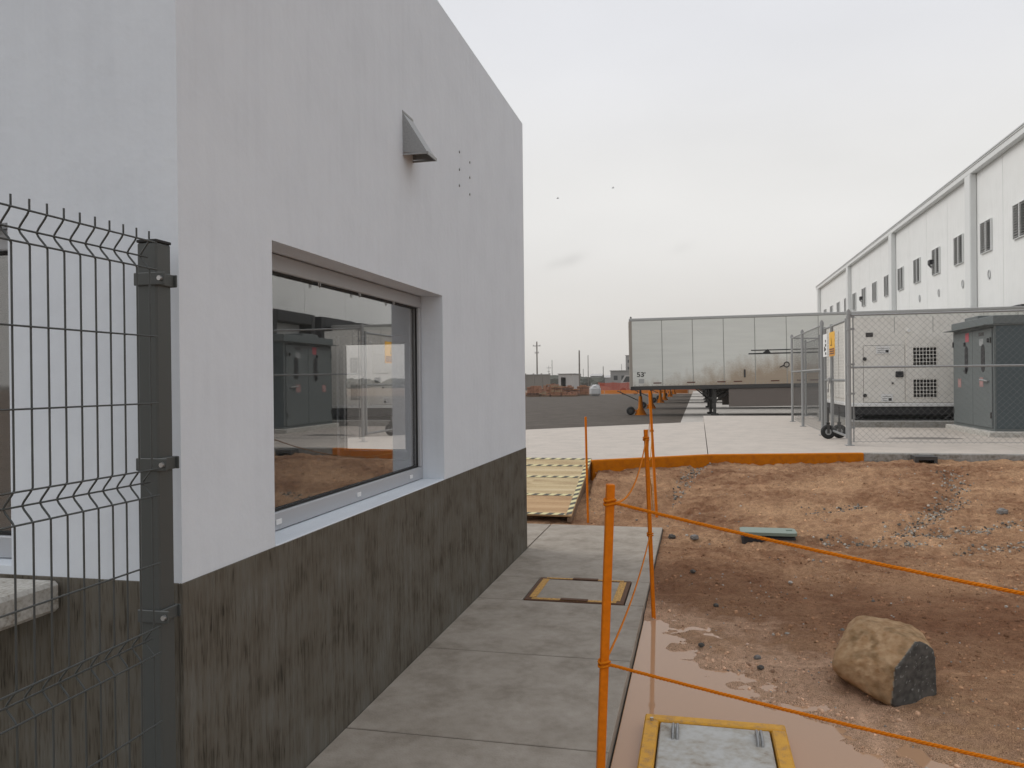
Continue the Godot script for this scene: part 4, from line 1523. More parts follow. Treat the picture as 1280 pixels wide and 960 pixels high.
func build_trailers() -> void:
	var skin := textured("dirty_skin", grime_tex(), 16.4, 0.5, null, 0.0, false)
	skin.uv1_scale = Vector3(1.0 / 16.4, 1.0 / 2.8, 1.0)
	skin.uv1_offset = Vector3(0, -1.25 / 2.8, 0)
	var l := 16.15
	var w := 2.58
	var y0 := 1.24
	var y1 := 4.06
	var turn := deg_to_rad(4.6)
	var t := thing("semi_trailer", Vector3(-2.72, -0.03, -33.2), "long white box trailer streaked with brown road dirt, marked 53'", "trailer")
	t.rotation = Vector3(0, turn, deg_to_rad(0.6))
	var b := B.new()
	b.span(Vector3(0.06, y0, -0.03), Vector3(l - 0.06, y1 - 0.05, -w + 0.03), 0.01)
	own("box_core", b, M.seam, t)
	for k in 13:
		b = B.new()
		var a := 0.10 + k * (l - 0.2) / 13.0
		b.span(Vector3(a + 0.013, y0 + 0.02, -0.031), Vector3(a + (l - 0.2) / 13.0 - 0.013, y1 - 0.12, -0.008), 0.004)
		own("side_panel", b, skin, t)
		b = B.new()
		b.span(Vector3(a + 0.013, y0 + 0.02, -w + 0.008), Vector3(a + (l - 0.2) / 13.0 - 0.013, y1 - 0.12, -w + 0.031), 0.004)
		own("side_panel", b, M.trailer_skin, t)
	b = B.new()
	b.span(Vector3(0.0, y1 - 0.118, 0.0), Vector3(l, y1, -w), 0.02)
	own("top_rail", b, M.trailer_rail, t)
	b = B.new()
	b.span(Vector3(0.02, y0 - 0.14, 0.004), Vector3(l, y0 + 0.016, -0.09), 0.01)
	own("bottom_rail", b, M.dark_steel, t)
	b = B.new()
	b.span(Vector3(0.02, y0 - 0.14, -w - 0.004), Vector3(l, y0 + 0.016, -w + 0.09), 0.01)
	own("bottom_rail", b, M.dark_steel, t)
	for z in [-0.0, -w + 0.10]:
		b = B.new()
		b.span(Vector3(-0.02, y0 - 0.10, z + 0.004), Vector3(0.118, y1 - 0.12, z - 0.10), 0.025)
		own("corner_post", b, M.trailer_post, t)
	b = B.new()
	b.span(Vector3(0.0, y0, -0.11), Vector3(0.05, y1 - 0.12, -w + 0.11))
	own("nose", b, M.trailer_skin, t)
	b = B.new()
	b.span(Vector3(0.05, y1 - 0.10, -0.02), Vector3(0.12, y1 + 0.07, -0.10), 0.01)
	own("marker_light_bracket", b, M.dark_steel, t)
	# rivet line and reflectors near the bottom
	b = B.new()
	for k in 90:
		b.box(Vector3(0.2 + k * 0.176, y0 + 0.06, -0.003), Vector3(0.03, 0.03, 0.012))
	var rv := own("rivets", b, M.seam, t)
	rv.set_meta("kind", "stuff")
	for x in [0.95, 2.3, 3.5, 4.15, 5.6, 6.6, 7.1, 8.4, 9.6, 11.0]:
		b = B.new()
		b.span(Vector3(x, y0 + 0.12, -0.007), Vector3(x + 0.33, y0 + 0.165, -0.001))
		own("reflector", b, M.reflector, t)
	b = B.new()
	b.span(Vector3(4.55, y0 + 0.3, -0.007), Vector3(4.62, y0 + 0.62, 0.02), 0.01)
	own("placard_holder", b, M.dark_steel, t)
	# the long double pinstripe with its small peak
	b = B.new()
	b.span(Vector3(4.85, 2.60, -0.007), Vector3(9.4, 2.64, -0.002))
	b.span(Vector3(4.75, 2.46, -0.007), Vector3(9.4, 2.51, -0.002))
	b.face([Vector3(5.3, 2.51, -0.0015), Vector3(5.62, 2.51, -0.0015), Vector3(5.5, 2.66, -0.0015)], Vector3(5.4, 2.55, -1))
	own("pinstripe", b, M.ink, t)
	b = B.new()
	var ring := PackedVector3Array()
	for k in 17:
		ring.append(Vector3(6.22 + cos(TAU * k / 16.0) * 0.1, 2.02 + sin(TAU * k / 16.0) * 0.1, 0.0))
	b.tube(ring, 0.022, 6, false)
	b.rod(Vector3(6.12, 1.99, 0.0), Vector3(5.95, 1.92, 0.0), 0.03, 0.02, 6)
	own("round_mark", b, M.dark_steel, t)
	# the length painted at the nose
	var tx := TextMesh.new()
	tx.text = "53'"
	tx.font_size = 32
	tx.pixel_size = 0.0085
	tx.depth = 0.004
	var fn := SystemFont.new()
	fn.font_names = PackedStringArray(["Droid Sans"])
	fn.font_weight = 700
	tx.font = fn
	var to := shared("length_marking", tx, M.ink, t, Vector3(0.47, 1.74, -0.004))
	b = B.new()
	b.span(Vector3(0.36, 1.38, -0.007), Vector3(0.58, 1.56, -0.003))
	own("data_plate", b, M.trailer_rail, t)
	# landing gear
	for z in [-0.45, -w + 0.45]:
		b = B.new()
		b.box(Vector3(3.42, 0.85, z), Vector3(0.17, 0.62, 0.17), 0.01)
		b.box(Vector3(3.42, 0.36, z), Vector3(0.12, 0.55, 0.12), 0.01)
		b.box(Vector3(3.42, 0.045, z), Vector3(0.30, 0.08, 0.28), 0.015)
		var lo := own("landing_leg", b, M.dark_steel, t)
		b = B.new()
		b.rod(Vector3(3.5, 0.62, z), Vector3(4.3, 1.10, z), 0.035, 0.035, 6)
		b.rod(Vector3(3.36, 0.62, z), Vector3(2.8, 1.10, z), 0.03, 0.03, 6)
		own("brace", b, M.dark_steel, lo)
	b = B.new()
	b.rod(Vector3(3.42, 0.7, -0.4), Vector3(3.42, 0.7, -w + 0.4), 0.03, 0.03, 6)
	own("cross_shaft", b, M.dark_steel, t)
	# cross members and coupler plate
	b = B.new()
	for k in 40:
		b.span(Vector3(0.3 + k * 0.4, y0 - 0.12, -0.1), Vector3(0.36 + k * 0.4, y0 - 0.005, -w + 0.1))
	var cm := own("cross_members", b, M.dark_steel, t)
	cm.set_meta("kind", "stuff")
	# side skirts
	for z in [-0.06, -w + 0.06]:
		b = B.new()
		var x0 := 3.95
		b.span(Vector3(x0, 0.36, z + 0.015), Vector3(11.0, y0 - 0.145, z - 0.015), 0.006)
		own("side_skirt", b, M.skirt, t)
	b = B.new()
	for k in 3:
		b.span(Vector3(3.98, 0.45 + k * 0.2, -0.12), Vector3(4.6, 0.5 + k * 0.2, -0.16))
	own("ladder_rack", b, M.dark_steel, t)
	# rear bogie
	for x in [12.3, 13.6]:
		b = B.new()
		b.rod(Vector3(x, 0.5, -0.2), Vector3(x, 0.5, -w + 0.2), 0.07, 0.07, 8)
		own("axle", b, M.dark_steel, t)
		for z in [-0.03, -0.36, -w + 0.64, -w + 0.31]:
			b = B.new()
			b.rings(PackedVector3Array([Vector3(x, 0.5, z), Vector3(x, 0.5, z - 0.03), Vector3(x, 0.5, z - 0.25), Vector3(x, 0.5, z - 0.28)]), PackedFloat32Array([0.42, 0.5, 0.5, 0.42]), 24)
			var wo := own("wheel", b, M.rubber, t)
			b = B.new()
			b.rod(Vector3(x, 0.5, z + 0.01), Vector3(x, 0.5, z - 0.29), 0.27, 0.27, 18)
			own("rim", b, M.galvanised, wo)
	b = B.new()
	b.span(Vector3(11.5, 0.85, -0.7), Vector3(14.6, y0 - 0.13, -w + 0.7), 0.02)
	own("bogie_frame", b, M.dark_steel, t)

	# stand under the nose: flared orange pedestal, one wheel, tow handle
	var s := thing("trailer_stand", Vector3.ZERO, "orange wheeled stand under the nose of the trailer marked 53'", "trailer stand", "orange stands under trailer noses")
	b = B.new()
	b.rings(PackedVector3Array([Vector3(0, 0.02, 0), Vector3(0, 0.06, 0), Vector3(0, 0.30, 0), Vector3(0, 0.75, 0), Vector3(0, 0.80, 0)]), PackedFloat32Array([0.25, 0.24, 0.10, 0.075, 0.07]), 4)
	own("pedestal", b, M.stand_orange, s)
	b = B.new()
	b.box(Vector3(0, 0.01, 0), Vector3(0.46, 0.02, 0.46), 0.005)
	own("foot_plate", b, M.stand_orange, s)
	b = B.new()
	b.rod(Vector3(0, 0.78, 0), Vector3(0, 1.08, 0), 0.045, 0.045, 10)
	own("screw", b, M.dark_steel, s)
	b = B.new()
	b.box(Vector3(0, 1.088, 0), Vector3(0.22, 0.02, 0.22), 0.004)
	own("top_plate", b, M.stand_orange, s)
	b = B.new()
	b.rings(PackedVector3Array([Vector3(-0.42, 0.18, 0.09), Vector3(-0.42, 0.18, 0.07), Vector3(-0.42, 0.18, -0.07), Vector3(-0.42, 0.18, -0.09)]), PackedFloat32Array([0.14, 0.18, 0.18, 0.14]), 18)
	var ww := own("wheel", b, M.rubber, s)
	b = B.new()
	b.rod(Vector3(-0.42, 0.18, 0.1), Vector3(-0.42, 0.18, -0.1), 0.08, 0.08, 12)
	own("hub", b, M.dark_steel, ww)
	b = B.new()
	b.rod(Vector3(-0.1, 0.18, 0), Vector3(-0.42, 0.18, 0), 0.03, 0.03, 6)
	own("axle_arm", b, M.stand_orange, s)
	b = B.new()
	b.rod(Vector3(-0.1, 0.62, 0), Vector3(-0.95, 1.02, 0), 0.022, 0.022, 6)
	b.rod(Vector3(-0.95, 1.02, 0.2), Vector3(-0.95, 1.02, -0.2), 0.022, 0.022, 6)
	own("tow_handle", b, M.dark_steel, s)
	var nose := t.transform * Vector3(0.42, 0, -w * 0.5)
	s.position = Vector3(nose.x, 0, nose.z)
	t.set_meta("group", "box trailers parked side by side")
	var zs := [-41.0, -51.6, -58.3, -70.0, -82.0]
	for k in zs.size():
		var c := copy_of(t, Vector3(-2.72, -0.03, zs[k]), "white box trailer parked %s in the row behind the trailer marked 53'" % ["first", "second", "third", "fourth", "last"][k])
		var n2 := c.transform * Vector3(0.42, 0, -w * 0.5)
		copy_of(s, Vector3(n2.x, 0, n2.z), "orange wheeled stand under the %s trailer behind the one marked 53'" % ["first", "second", "third", "fourth", "last"][k])


# ------------------------------------------------------------------ welded wire fence beside the camera
func build_wire_fence() -> void:
	var x := -1.478
	var zp := -2.005
	var t := thing("welded_wire_fence", Vector3(x, 0, zp), "dark grey welded wire fence panel with a square post at the white wall", "fence")
	var b := B.new()
	b.span(Vector3(x - 0.072, -0.05, zp - 0.034), Vector3(x - 0.008, 1.905, zp + 0.032), 0.005)
	var post := part("post", b, M.fence_paint, t)
	b = B.new()
	b.span(Vector3(x - 0.073, 1.9045, zp - 0.035), Vector3(x - 0.007, 1.913, zp + 0.033), 0.002)
	part("post_cap", b, M.rubber, post)
	for y in [1.80, 1.275, 0.845, 0.30]:
		b = B.new()
		b.span(Vector3(x - 0.078, y - 0.018, zp - 0.04), Vector3(x + 0.008, y + 0.018, zp - 0.0345), 0.002)
		b.span(Vector3(x - 0.0075, y - 0.018, zp - 0.04), Vector3(x - 0.001, y + 0.018, zp + 0.036), 0.002)
		b.span(Vector3(x - 0.078, y - 0.018, zp + 0.0325), Vector3(x + 0.022, y + 0.018, zp + 0.039), 0.002)
		var c := part("clamp", b, M.fence_paint, t)
		b = B.new()
		b.rod(Vector3(x + 0.010, y, zp + 0.036), Vector3(x + 0.010, y, zp + 0.047), 0.0085, 0.007, 8)
		part("bolt", b, M.bolt, c)
	# upright wires, each bent out in a V at four heights
	var prof := PackedVector2Array()
	prof.append(Vector2(0, 1.925))
	for y in [1.858, 1.228, 0.788, 0.20]:
		prof.append_array(PackedVector2Array([Vector2(0, y + 0.042), Vector2(-0.006, y + 0.032), Vector2(-0.024, y + 0.010), Vector2(-0.030, y), Vector2(-0.024, y - 0.010), Vector2(-0.006, y - 0.030), Vector2(0, y - 0.040)]))
	prof.append(Vector2(0, 0.03))
	var pts := PackedVector3Array()
	for p in prof:
		pts.append(Vector3(p.x, p.y, 0))
	b = B.new()
	b.tube(pts, 0.0025, 6)
	var wire := b.mesh()
	var z := zp + 0.077
	var cnt := 48
	for k in cnt:
		shared("upright_wire", wire, M.fence_wire, t, Vector3(x + 0.004, 0, z + k * 0.0508) - org(t))
	var zl := z + (cnt - 1) * 0.0508 + 0.02
	var hb := B.new()
	hb.rod(Vector3(0, 0, z - 0.025), Vector3(0, 0, zl), 0.0025, 0.0025, 6)
	var hm := hb.mesh()
	for a in [[1.897, 0.0], [1.858, -0.030], [1.822, 0.0], [1.635, 0.0], [1.449, 0.0], [1.266, 0.0], [1.228, -0.030], [1.192, 0.0], [1.003, 0.0], [0.826, 0.0], [0.788, -0.030], [0.752, 0.0], [0.560, 0.0], [0.375, 0.0], [0.238, 0.0], [0.20, -0.030], [0.164, 0.0]]:
		shared("cross_wire", hm, M.fence_wire, t, Vector3(x + 0.004 + a[1] + 0.0045, a[0], 0) - org(t))
	var p2 := B.new()
	p2.span(Vector3(x - 0.072, -0.05, zl - 0.03), Vector3(x - 0.008, 1.905, zl + 0.036), 0.005)
	part("post", p2, M.fence_paint, t)


# ------------------------------------------------------------------ stakes and ropes
func rope_pts(a: Vector3, d: Vector3, sag: float, cnt: int) -> PackedVector3Array:
	var p := PackedVector3Array()
	for k in cnt + 1:
		var s := float(k) / cnt
		p.append(a.lerp(d, s) - Vector3(0, sag * 4.0 * s * (1.0 - s), 0))
	return p


func twisted(b: B, line: PackedVector3Array, r: float, pitch: float) -> void:
	# three strands wound round each other
	var cv := Curve3D.new()
	for p in line:
		cv.add_point(p)
	var l := cv.get_baked_length()
	var cnt := int(l / pitch * 8.0)
	for s in 3:
		var pts := PackedVector3Array()
		for k in cnt + 1:
			var at := l * k / cnt
			var p := cv.sample_baked(at)
			var d := (cv.sample_baked(minf(at + 0.01, l)) - cv.sample_baked(maxf(at - 0.01, 0))).normalized()
			var sd := d.cross(Vector3.UP).normalized()
			var up := sd.cross(d)
			var a := TAU * (at / pitch + s / 3.0)
			pts.append(p + (sd * cos(a) + up * sin(a)) * r * 0.52)
		b.tube(pts, r * 0.52, 5, true)


func stake(base: Vector3, top: Vector3, w: float, label: String) -> Node3D:
	var t := thing("stake", base, label, "stake", "orange barrier stakes")
	var b := B.new()
	var d := (top - base)
	var y := d.normalized()
	var xx := y.cross(Vector3(0.3, 0, 1)).normalized()
	var bas := Basis(xx, y, xx.cross(y))
	var low := base - y * 0.12
	b.box((low + top) * 0.5, Vector3(w, (top - low).length(), w), 0.003, bas)
	part("shaft", b, M.stake_orange, t)
	return t


func knot(t: Node3D, p: Vector3, w: float) -> void:
	var b := B.new()
	for k in 2:
		var ring := PackedVector3Array()
		for i in 13:
			var a := TAU * i / 12.0
			ring.append(p + Vector3(cos(a) * w, (k - 0.5) * 0.013 + sin(a * 2.0) * 0.003, sin(a) * w))
		b.tube(ring, 0.0045, 6, false)
	part("knot", b, M.rope, t)


func build_stakes() -> void:
	var s1b := Vector3(-0.345, dirt_y(-0.345, -2.66), -2.66)
	var s1t := Vector3(-0.285, 1.157, -2.645)
	var s2b := on_dirt(817, 772)
	var s2t := Vector3(-0.332, 1.179, -5.21)
	var s3b := Vector3(-1.154, dirt_y(-1.154, -8.453), -8.453)
	var s3t := Vector3(-1.168, 1.114, -8.453)
	var s4b := on_dirt(821, 645)
	var d4 := ray(812, 489)
	var s4t := EYE + d4 * ((s4b.z - 0.0) / d4.z)
	var s5b := Vector3(1.21, dirt_y(1.21, -2.18), -2.18)
	var s5t := Vector3(1.19, 1.05, -2.18)
	var a := stake(s1b, s1t, 0.027, "thick orange stake at the walkway's edge near the yellow-framed cover, ropes tied to it")
	var c := stake(s2b, s2t, 0.024, "orange stake at the end of the puddle, mirrored in the water")
	var e := stake(s3b, s3t, 0.022, "thin orange stake beside the plywood ramp")
	var g := stake(s4b, s4t, 0.026, "tall leaning orange stake between the walkway's end and the orange kerb")
	var h := stake(s5b, s5t, 0.027, "orange stake in the dirt that holds the far ends of the two ropes")
	var pt := func(b2: Vector3, t2: Vector3, y: float) -> Vector3: return b2.lerp(t2, (y - b2.y) / (t2.y - b2.y))
	var u1: Vector3 = pt.call(s1b, s1t, 1.098)
	var l1: Vector3 = pt.call(s1b, s1t, 0.56)
	var u2: Vector3 = pt.call(s2b, s2t, 1.12)
	var l2: Vector3 = pt.call(s2b, s2t, 0.50)
	var u4: Vector3 = pt.call(s4b, s4t, 0.95)
	var u5: Vector3 = pt.call(s5b, s5t, 0.90)
	var l5: Vector3 = pt.call(s5b, s5t, 0.485)
	for k in [[a, u1], [a, l1], [c, u2], [c, l2], [g, u4], [h, u5], [h, l5]]:
		knot(k[0], k[1], 0.0185)
	var ropes := [
		[u1, u5, 0.015, 0.0058, "upper twisted orange rope from the thick stake across the dirt", 24],
		[l1, l5, 0.012, 0.0058, "lower twisted orange rope running low over the puddle and cover", 24],
		[u2, u1, 0.12, 0.0042, "thin upper orange rope slung between the stakes along the walkway", 20],
		[l2, l1, 0.06, 0.0042, "thin lower orange rope slung between the stakes along the walkway", 20],
		[u4, u2, 0.22, 0.0036, "slack yellowish rope between the puddle stake and the leaning stake", 20]]
	for r in ropes:
		var b := B.new()
		twisted(b, rope_pts(r[0], r[1], r[2], r[5]), r[3], 0.038)
		single("rope", b, M.rope if r[3] > 0.004 else M.thin_rope, r[0], r[4], "rope", "orange barrier ropes")
	# loose ends hanging off the leaning stake
	for k in 2:
		var b := B.new()
		var p := s4t.lerp(s4b, 0.25 + 0.05 * k) + Vector3(-0.02 - 0.02 * k, 0, 0.02)
		b.tube(PackedVector3Array([p, p + Vector3(-0.015, -0.3, 0.02), p + Vector3(0.005 + 0.03 * k, -0.62, 0.03), p + Vector3(0.02 + 0.02 * k, -0.85, 0.02)]), 0.004, 5)
		part("loose_rope_end", b, M.thin_rope, g)


# ------------------------------------------------------------------ covers
func build_manholes() -> void:
	# flush cover in the walkway
	var x0 := -1.18
	var x1 := -0.50
	var z0 := -5.355
	var z1 := -5.98
	var t := thing("walkway_manhole_cover", Vector3((x0 + x1) * 0.5, 0, (z0 + z1) * 0.5), "square concrete manhole cover with worn yellow frame set in the walkway", "manhole cover")
	var bars := [[x0, x1, z0, z0 - 0.055], [x0, x1, z1 + 0.045, z1], [x0, x0 + 0.065, z0 - 0.056, z1 + 0.046], [x1 - 0.065, x1, z0 - 0.056, z1 + 0.046]]
	for k in bars.size():
		var r: Array = bars[k]
		var b := B.new()
		b.span(Vector3(r[0], -0.1, r[2]), Vector3(r[1], 0.005, r[3]), 0.003)
		part("rusty_rim", b, M.rust, t)
		b = B.new()
		var m := 0.018
		if k < 2:
			b.span(Vector3(r[0] + 0.05, 0.0052, r[2] - m + 0.004), Vector3(r[1] - 0.05, 0.0075, r[3] + 0.004))
		else:
			var off := 0.02 if k == 2 else -0.02
			b.span(Vector3(r[0] + off + 0.008, 0.0052, r[2] - 0.004), Vector3(r[1] + off - 0.008, 0.0075, r[3] + 0.004))
		part("yellow_stripe", b, M.worn_yellow, t)
	var b := B.new()
	b.span(Vector3(x0 + 0.068, -0.1, z0 - 0.058), Vector3(x1 - 0.068, 0.004, z1 + 0.048), 0.004)
	part("concrete_lid", b, M.walk_concrete, t)
	for z in [z0 - 0.03, z1 + 0.024]:
		b = B.new()
		b.span(Vector3(-0.93, 0.0075, z + 0.022), Vector3(-0.74, 0.014, z - 0.022), 0.003)
		part("lift_slot", b, M.rust, t)
	# raised cover standing in the puddle
	x0 = -0.245
	x1 = 0.352
	z0 = -3.02
	z1 = -3.635
	var y := 0.0
	t = thing("raised_manhole_cover", Vector3((x0 + x1) * 0.5, -0.12, (z0 + z1) * 0.5), "pale concrete cover in a raised yellow painted frame standing in the puddle", "manhole cover")
	for r in [[x0, x1, z0, z0 - 0.062], [x0, x1, z1 + 0.062, z1], [x0, x0 + 0.062, z0 - 0.0625, z1 + 0.0625], [x1 - 0.062, x1, z0 - 0.0625, z1 + 0.0625]]:
		b = B.new()
		b.span(Vector3(r[0], -0.16, r[2]), Vector3(r[1], y, r[3]), 0.006)
		part("yellow_frame", b, M.yellow_paint, t)
	b = B.new()
	b.span(Vector3(x0 + 0.07, -0.1, z0 - 0.07), Vector3(x1 - 0.07, y - 0.004, z1 + 0.07), 0.005)
	part("concrete_lid", b, M.lid_concrete, t)
	b = B.new()
	b.span(Vector3(x0 + 0.063, -0.1, z0 - 0.063), Vector3(x1 - 0.063, y - 0.05, z1 + 0.063))
	part("shaft_rim", b, M.old_concrete, t)
	for hx in [-0.118, 0.225]:
		b = B.new()
		var hz := -3.46
		b.tube(PackedVector3Array([Vector3(hx, y - 0.006, hz + 0.055), Vector3(hx, y + 0.014, hz + 0.05), Vector3(hx, y + 0.018, hz), Vector3(hx, y + 0.014, hz - 0.05), Vector3(hx, y - 0.006, hz - 0.055)]), 0.0065, 8)
		b.tube(PackedVector3Array([Vector3(hx + 0.018, y - 0.006, hz + 0.055), Vector3(hx + 0.018, y + 0.014, hz + 0.05), Vector3(hx + 0.018, y + 0.018, hz), Vector3(hx + 0.018, y + 0.014, hz - 0.05), Vector3(hx + 0.018, y - 0.006, hz - 0.055)]), 0.0065, 8)
		part("handle", b, M.galvanised, t)
	b = B.new()
	b.rod(Vector3(x0 + 0.032, y - 0.002, z1 + 0.07), Vector3(x0 + 0.032, y + 0.012, z1 + 0.07), 0.009, 0.008, 6)
	part("bolt", b, M.bolt, t)
	# green-grey utility lid lying proud of the dirt
	var p := on_dirt(960, 674)
	var lw := 0.50
	t = thing("utility_box_lid", p, "grey-green plastic utility box lid standing proud of the dirt", "utility box")
	b = B.new()
	b.span(p + Vector3(-lw * 0.5 + 0.012, -0.15, 0.10), p + Vector3(lw * 0.5 - 0.012, 0.035, -0.14), 0.02)
	part("box_wall", b, M.black_paint, t)
	b = B.new()
	var pl := PackedVector2Array()
	for c in [[1, 1], [-1, 1], [-1, -1], [1, -1]]:
		for k in 5:
			var a0 := atan2(c[1], c[0]) - PI / 4 + k * PI / 8
			pl.append(Vector2(p.x + c[0] * (lw * 0.5 - 0.05) + cos(a0) * 0.05, p.z - 0.02 + c[1] * 0.085 + sin(a0) * 0.05))
	b.prism(pl, p.y + 0.036, p.y + 0.064)
	part("lid", b, M.lid_green, t)
	b = B.new()
	b.box(p + Vector3(0.19, 0.067, -0.04), Vector3(0.055, 0.012, 0.035), 0.004)
	part("lift_tab", b, M.lid_green, t)
	# drain block at the foot of the kerb
	var q := on_level(1152, 575, 0.42)
	t = thing("drain_block", Vector3(q.x, 0.3, -11.22), "dark grey drain block at the foot of the bare kerb", "drain")
	b = B.new()
	b.holed(Vector3(q.x - 0.13, 0.22, -11.10), Vector3.RIGHT, Vector3.UP, Vector3(0, 0, -0.235), 0.26, 0.265, [[0.04, 0.22, 0.06, 0.22]])
	part("block", b, M.dark_steel, t)


# ------------------------------------------------------------------ boulder and stones
func build_boulder() -> void:
	var p := on_dirt(1102, 862)
	var ctr := p + Vector3(0.03, 0.14, -0.04)
	var planes := [
		[Vector3(-0.35, 0.10, 0.93), 0.215], [Vector3(0.80, -0.03, 0.60), 0.192], [Vector3(-0.30, 0.70, 0.62), 0.168], [Vector3(0.10, 1.0, 0.0), 0.195],
		[Vector3(0.97, 0.05, -0.25), 0.222], [Vector3(-0.95, 0.10, -0.10), 0.24], [Vector3(-0.75, 0.60, 0.10), 0.225], [Vector3(0.0, 0.1, -1.0), 0.2],
		[Vector3(0.0, -1.0, 0.0), 0.2], [Vector3(-0.5, -0.75, 0.4), 0.235], [Vector3(0.7, 0.68, -0.1), 0.235]]
	for q in planes:
		q[0] = q[0].normalized()
	var f := FastNoiseLite.new()
	f.seed = 91
	f.frequency = 2.2
	f.fractal_octaves = 4
	var f2 := FastNoiseLite.new()
	f2.seed = 92
	f2.frequency = 14.0
	f2.fractal_octaves = 3
	var nu := 280
	var nv := 160
	var vv := PackedVector3Array()
	var cc := PackedColorArray()
	for j in nv + 1:
		var el := PI * (float(j) / nv - 0.5)
		for i in nu:
			var az := TAU * i / nu
			var d := Vector3(cos(el) * cos(az), sin(el), cos(el) * sin(az))
			var s := 0.0
			var best := 0.0
			var second := 0.0
			var which := 0
			for k in planes.size():
				var e: float = maxf(0.0, planes[k][0].dot(d)) / planes[k][1]
				s += pow(e * 0.2, 13.0)
				if e > best:
					second = best
					best = e
					which = k
				elif e > second:
					second = e
			var flat := which == 1 and best > second * (1.0 + 0.02 * f2.get_noise_3dv(d * 0.4))
			var r := 0.2 / pow(s, 1.0 / 13.0)
			if which == 1:
				r = minf(r * 1.03, 1.0 / best)
			r *= 1.0 + 0.035 * f.get_noise_3dv(d) * (0.3 if flat else 1.0) + (0.006 if flat else 0.012) * f2.get_noise_3dv(d * 0.5)
			vv.append(d * r * Vector3(0.95, 0.80, 0.92))
			var v := f.get_noise_3dv(d * 1.7 + Vector3(5, 1, 2))
			var v2 := f2.get_noise_3dv(d * 0.35 + Vector3(3, 0, 0))
			var c := Color(0.43, 0.26, 0.135).lerp(Color(0.61, 0.42, 0.255), clampf(0.5 + v * 0.9 + v2 * 0.4, 0, 1))
			c = c.lerp(Color(0.20, 0.125, 0.06), clampf(f.get_noise_3dv(d * 0.8 - Vector3(2, 7, 1)) * 1.3, 0, 0.8))
			if flat:
				c = Color(0.085, 0.082, 0.077).lerp(Color(0.15, 0.143, 0.132), clampf(0.5 + v2, 0, 1))
				if f2.get_noise_3dv(d * 0.7 + Vector3(9, 4, 0)) > 0.40 and f.get_noise_3dv(d * 2.0) > -0.05:
					c = Color(0.30, 0.30, 0.29)
			elif which == 1 or (best < second * 1.02 and planes[1][0].dot(d) / planes[1][1] > best * 0.985):
				c = Color(0.36, 0.32, 0.26)
			cc.append(c)
	var idx := PackedInt32Array()
	for j in nv:
		for i in nu:
			var a := j * nu + i
			var b := j * nu + (i + 1) % nu
			idx.append_array([a, b, a + nu, b, b + nu, a + nu])
	var st := SurfaceTool.new()
	st.begin(Mesh.PRIMITIVE_TRIANGLES)
	for k in vv.size():
		st.set_color(cc[k])
		st.add_vertex(vv[k] + Vector3(0, ctr.y - p.y, 0))
	for k in idx:
		st.add_index(k)
	st.generate_normals()
	var o := MeshInstance3D.new()
	o.name = numbered("boulder")
	o.mesh = st.commit()
	o.material_override = M.boulder
	add_child(o)
	o.position = Vector3(ctr.x, p.y, ctr.z)
	o.rotation.y = -0.26
	tag(o, "tan boulder with one dark freshly broken face lying on the dirt", "boulder")


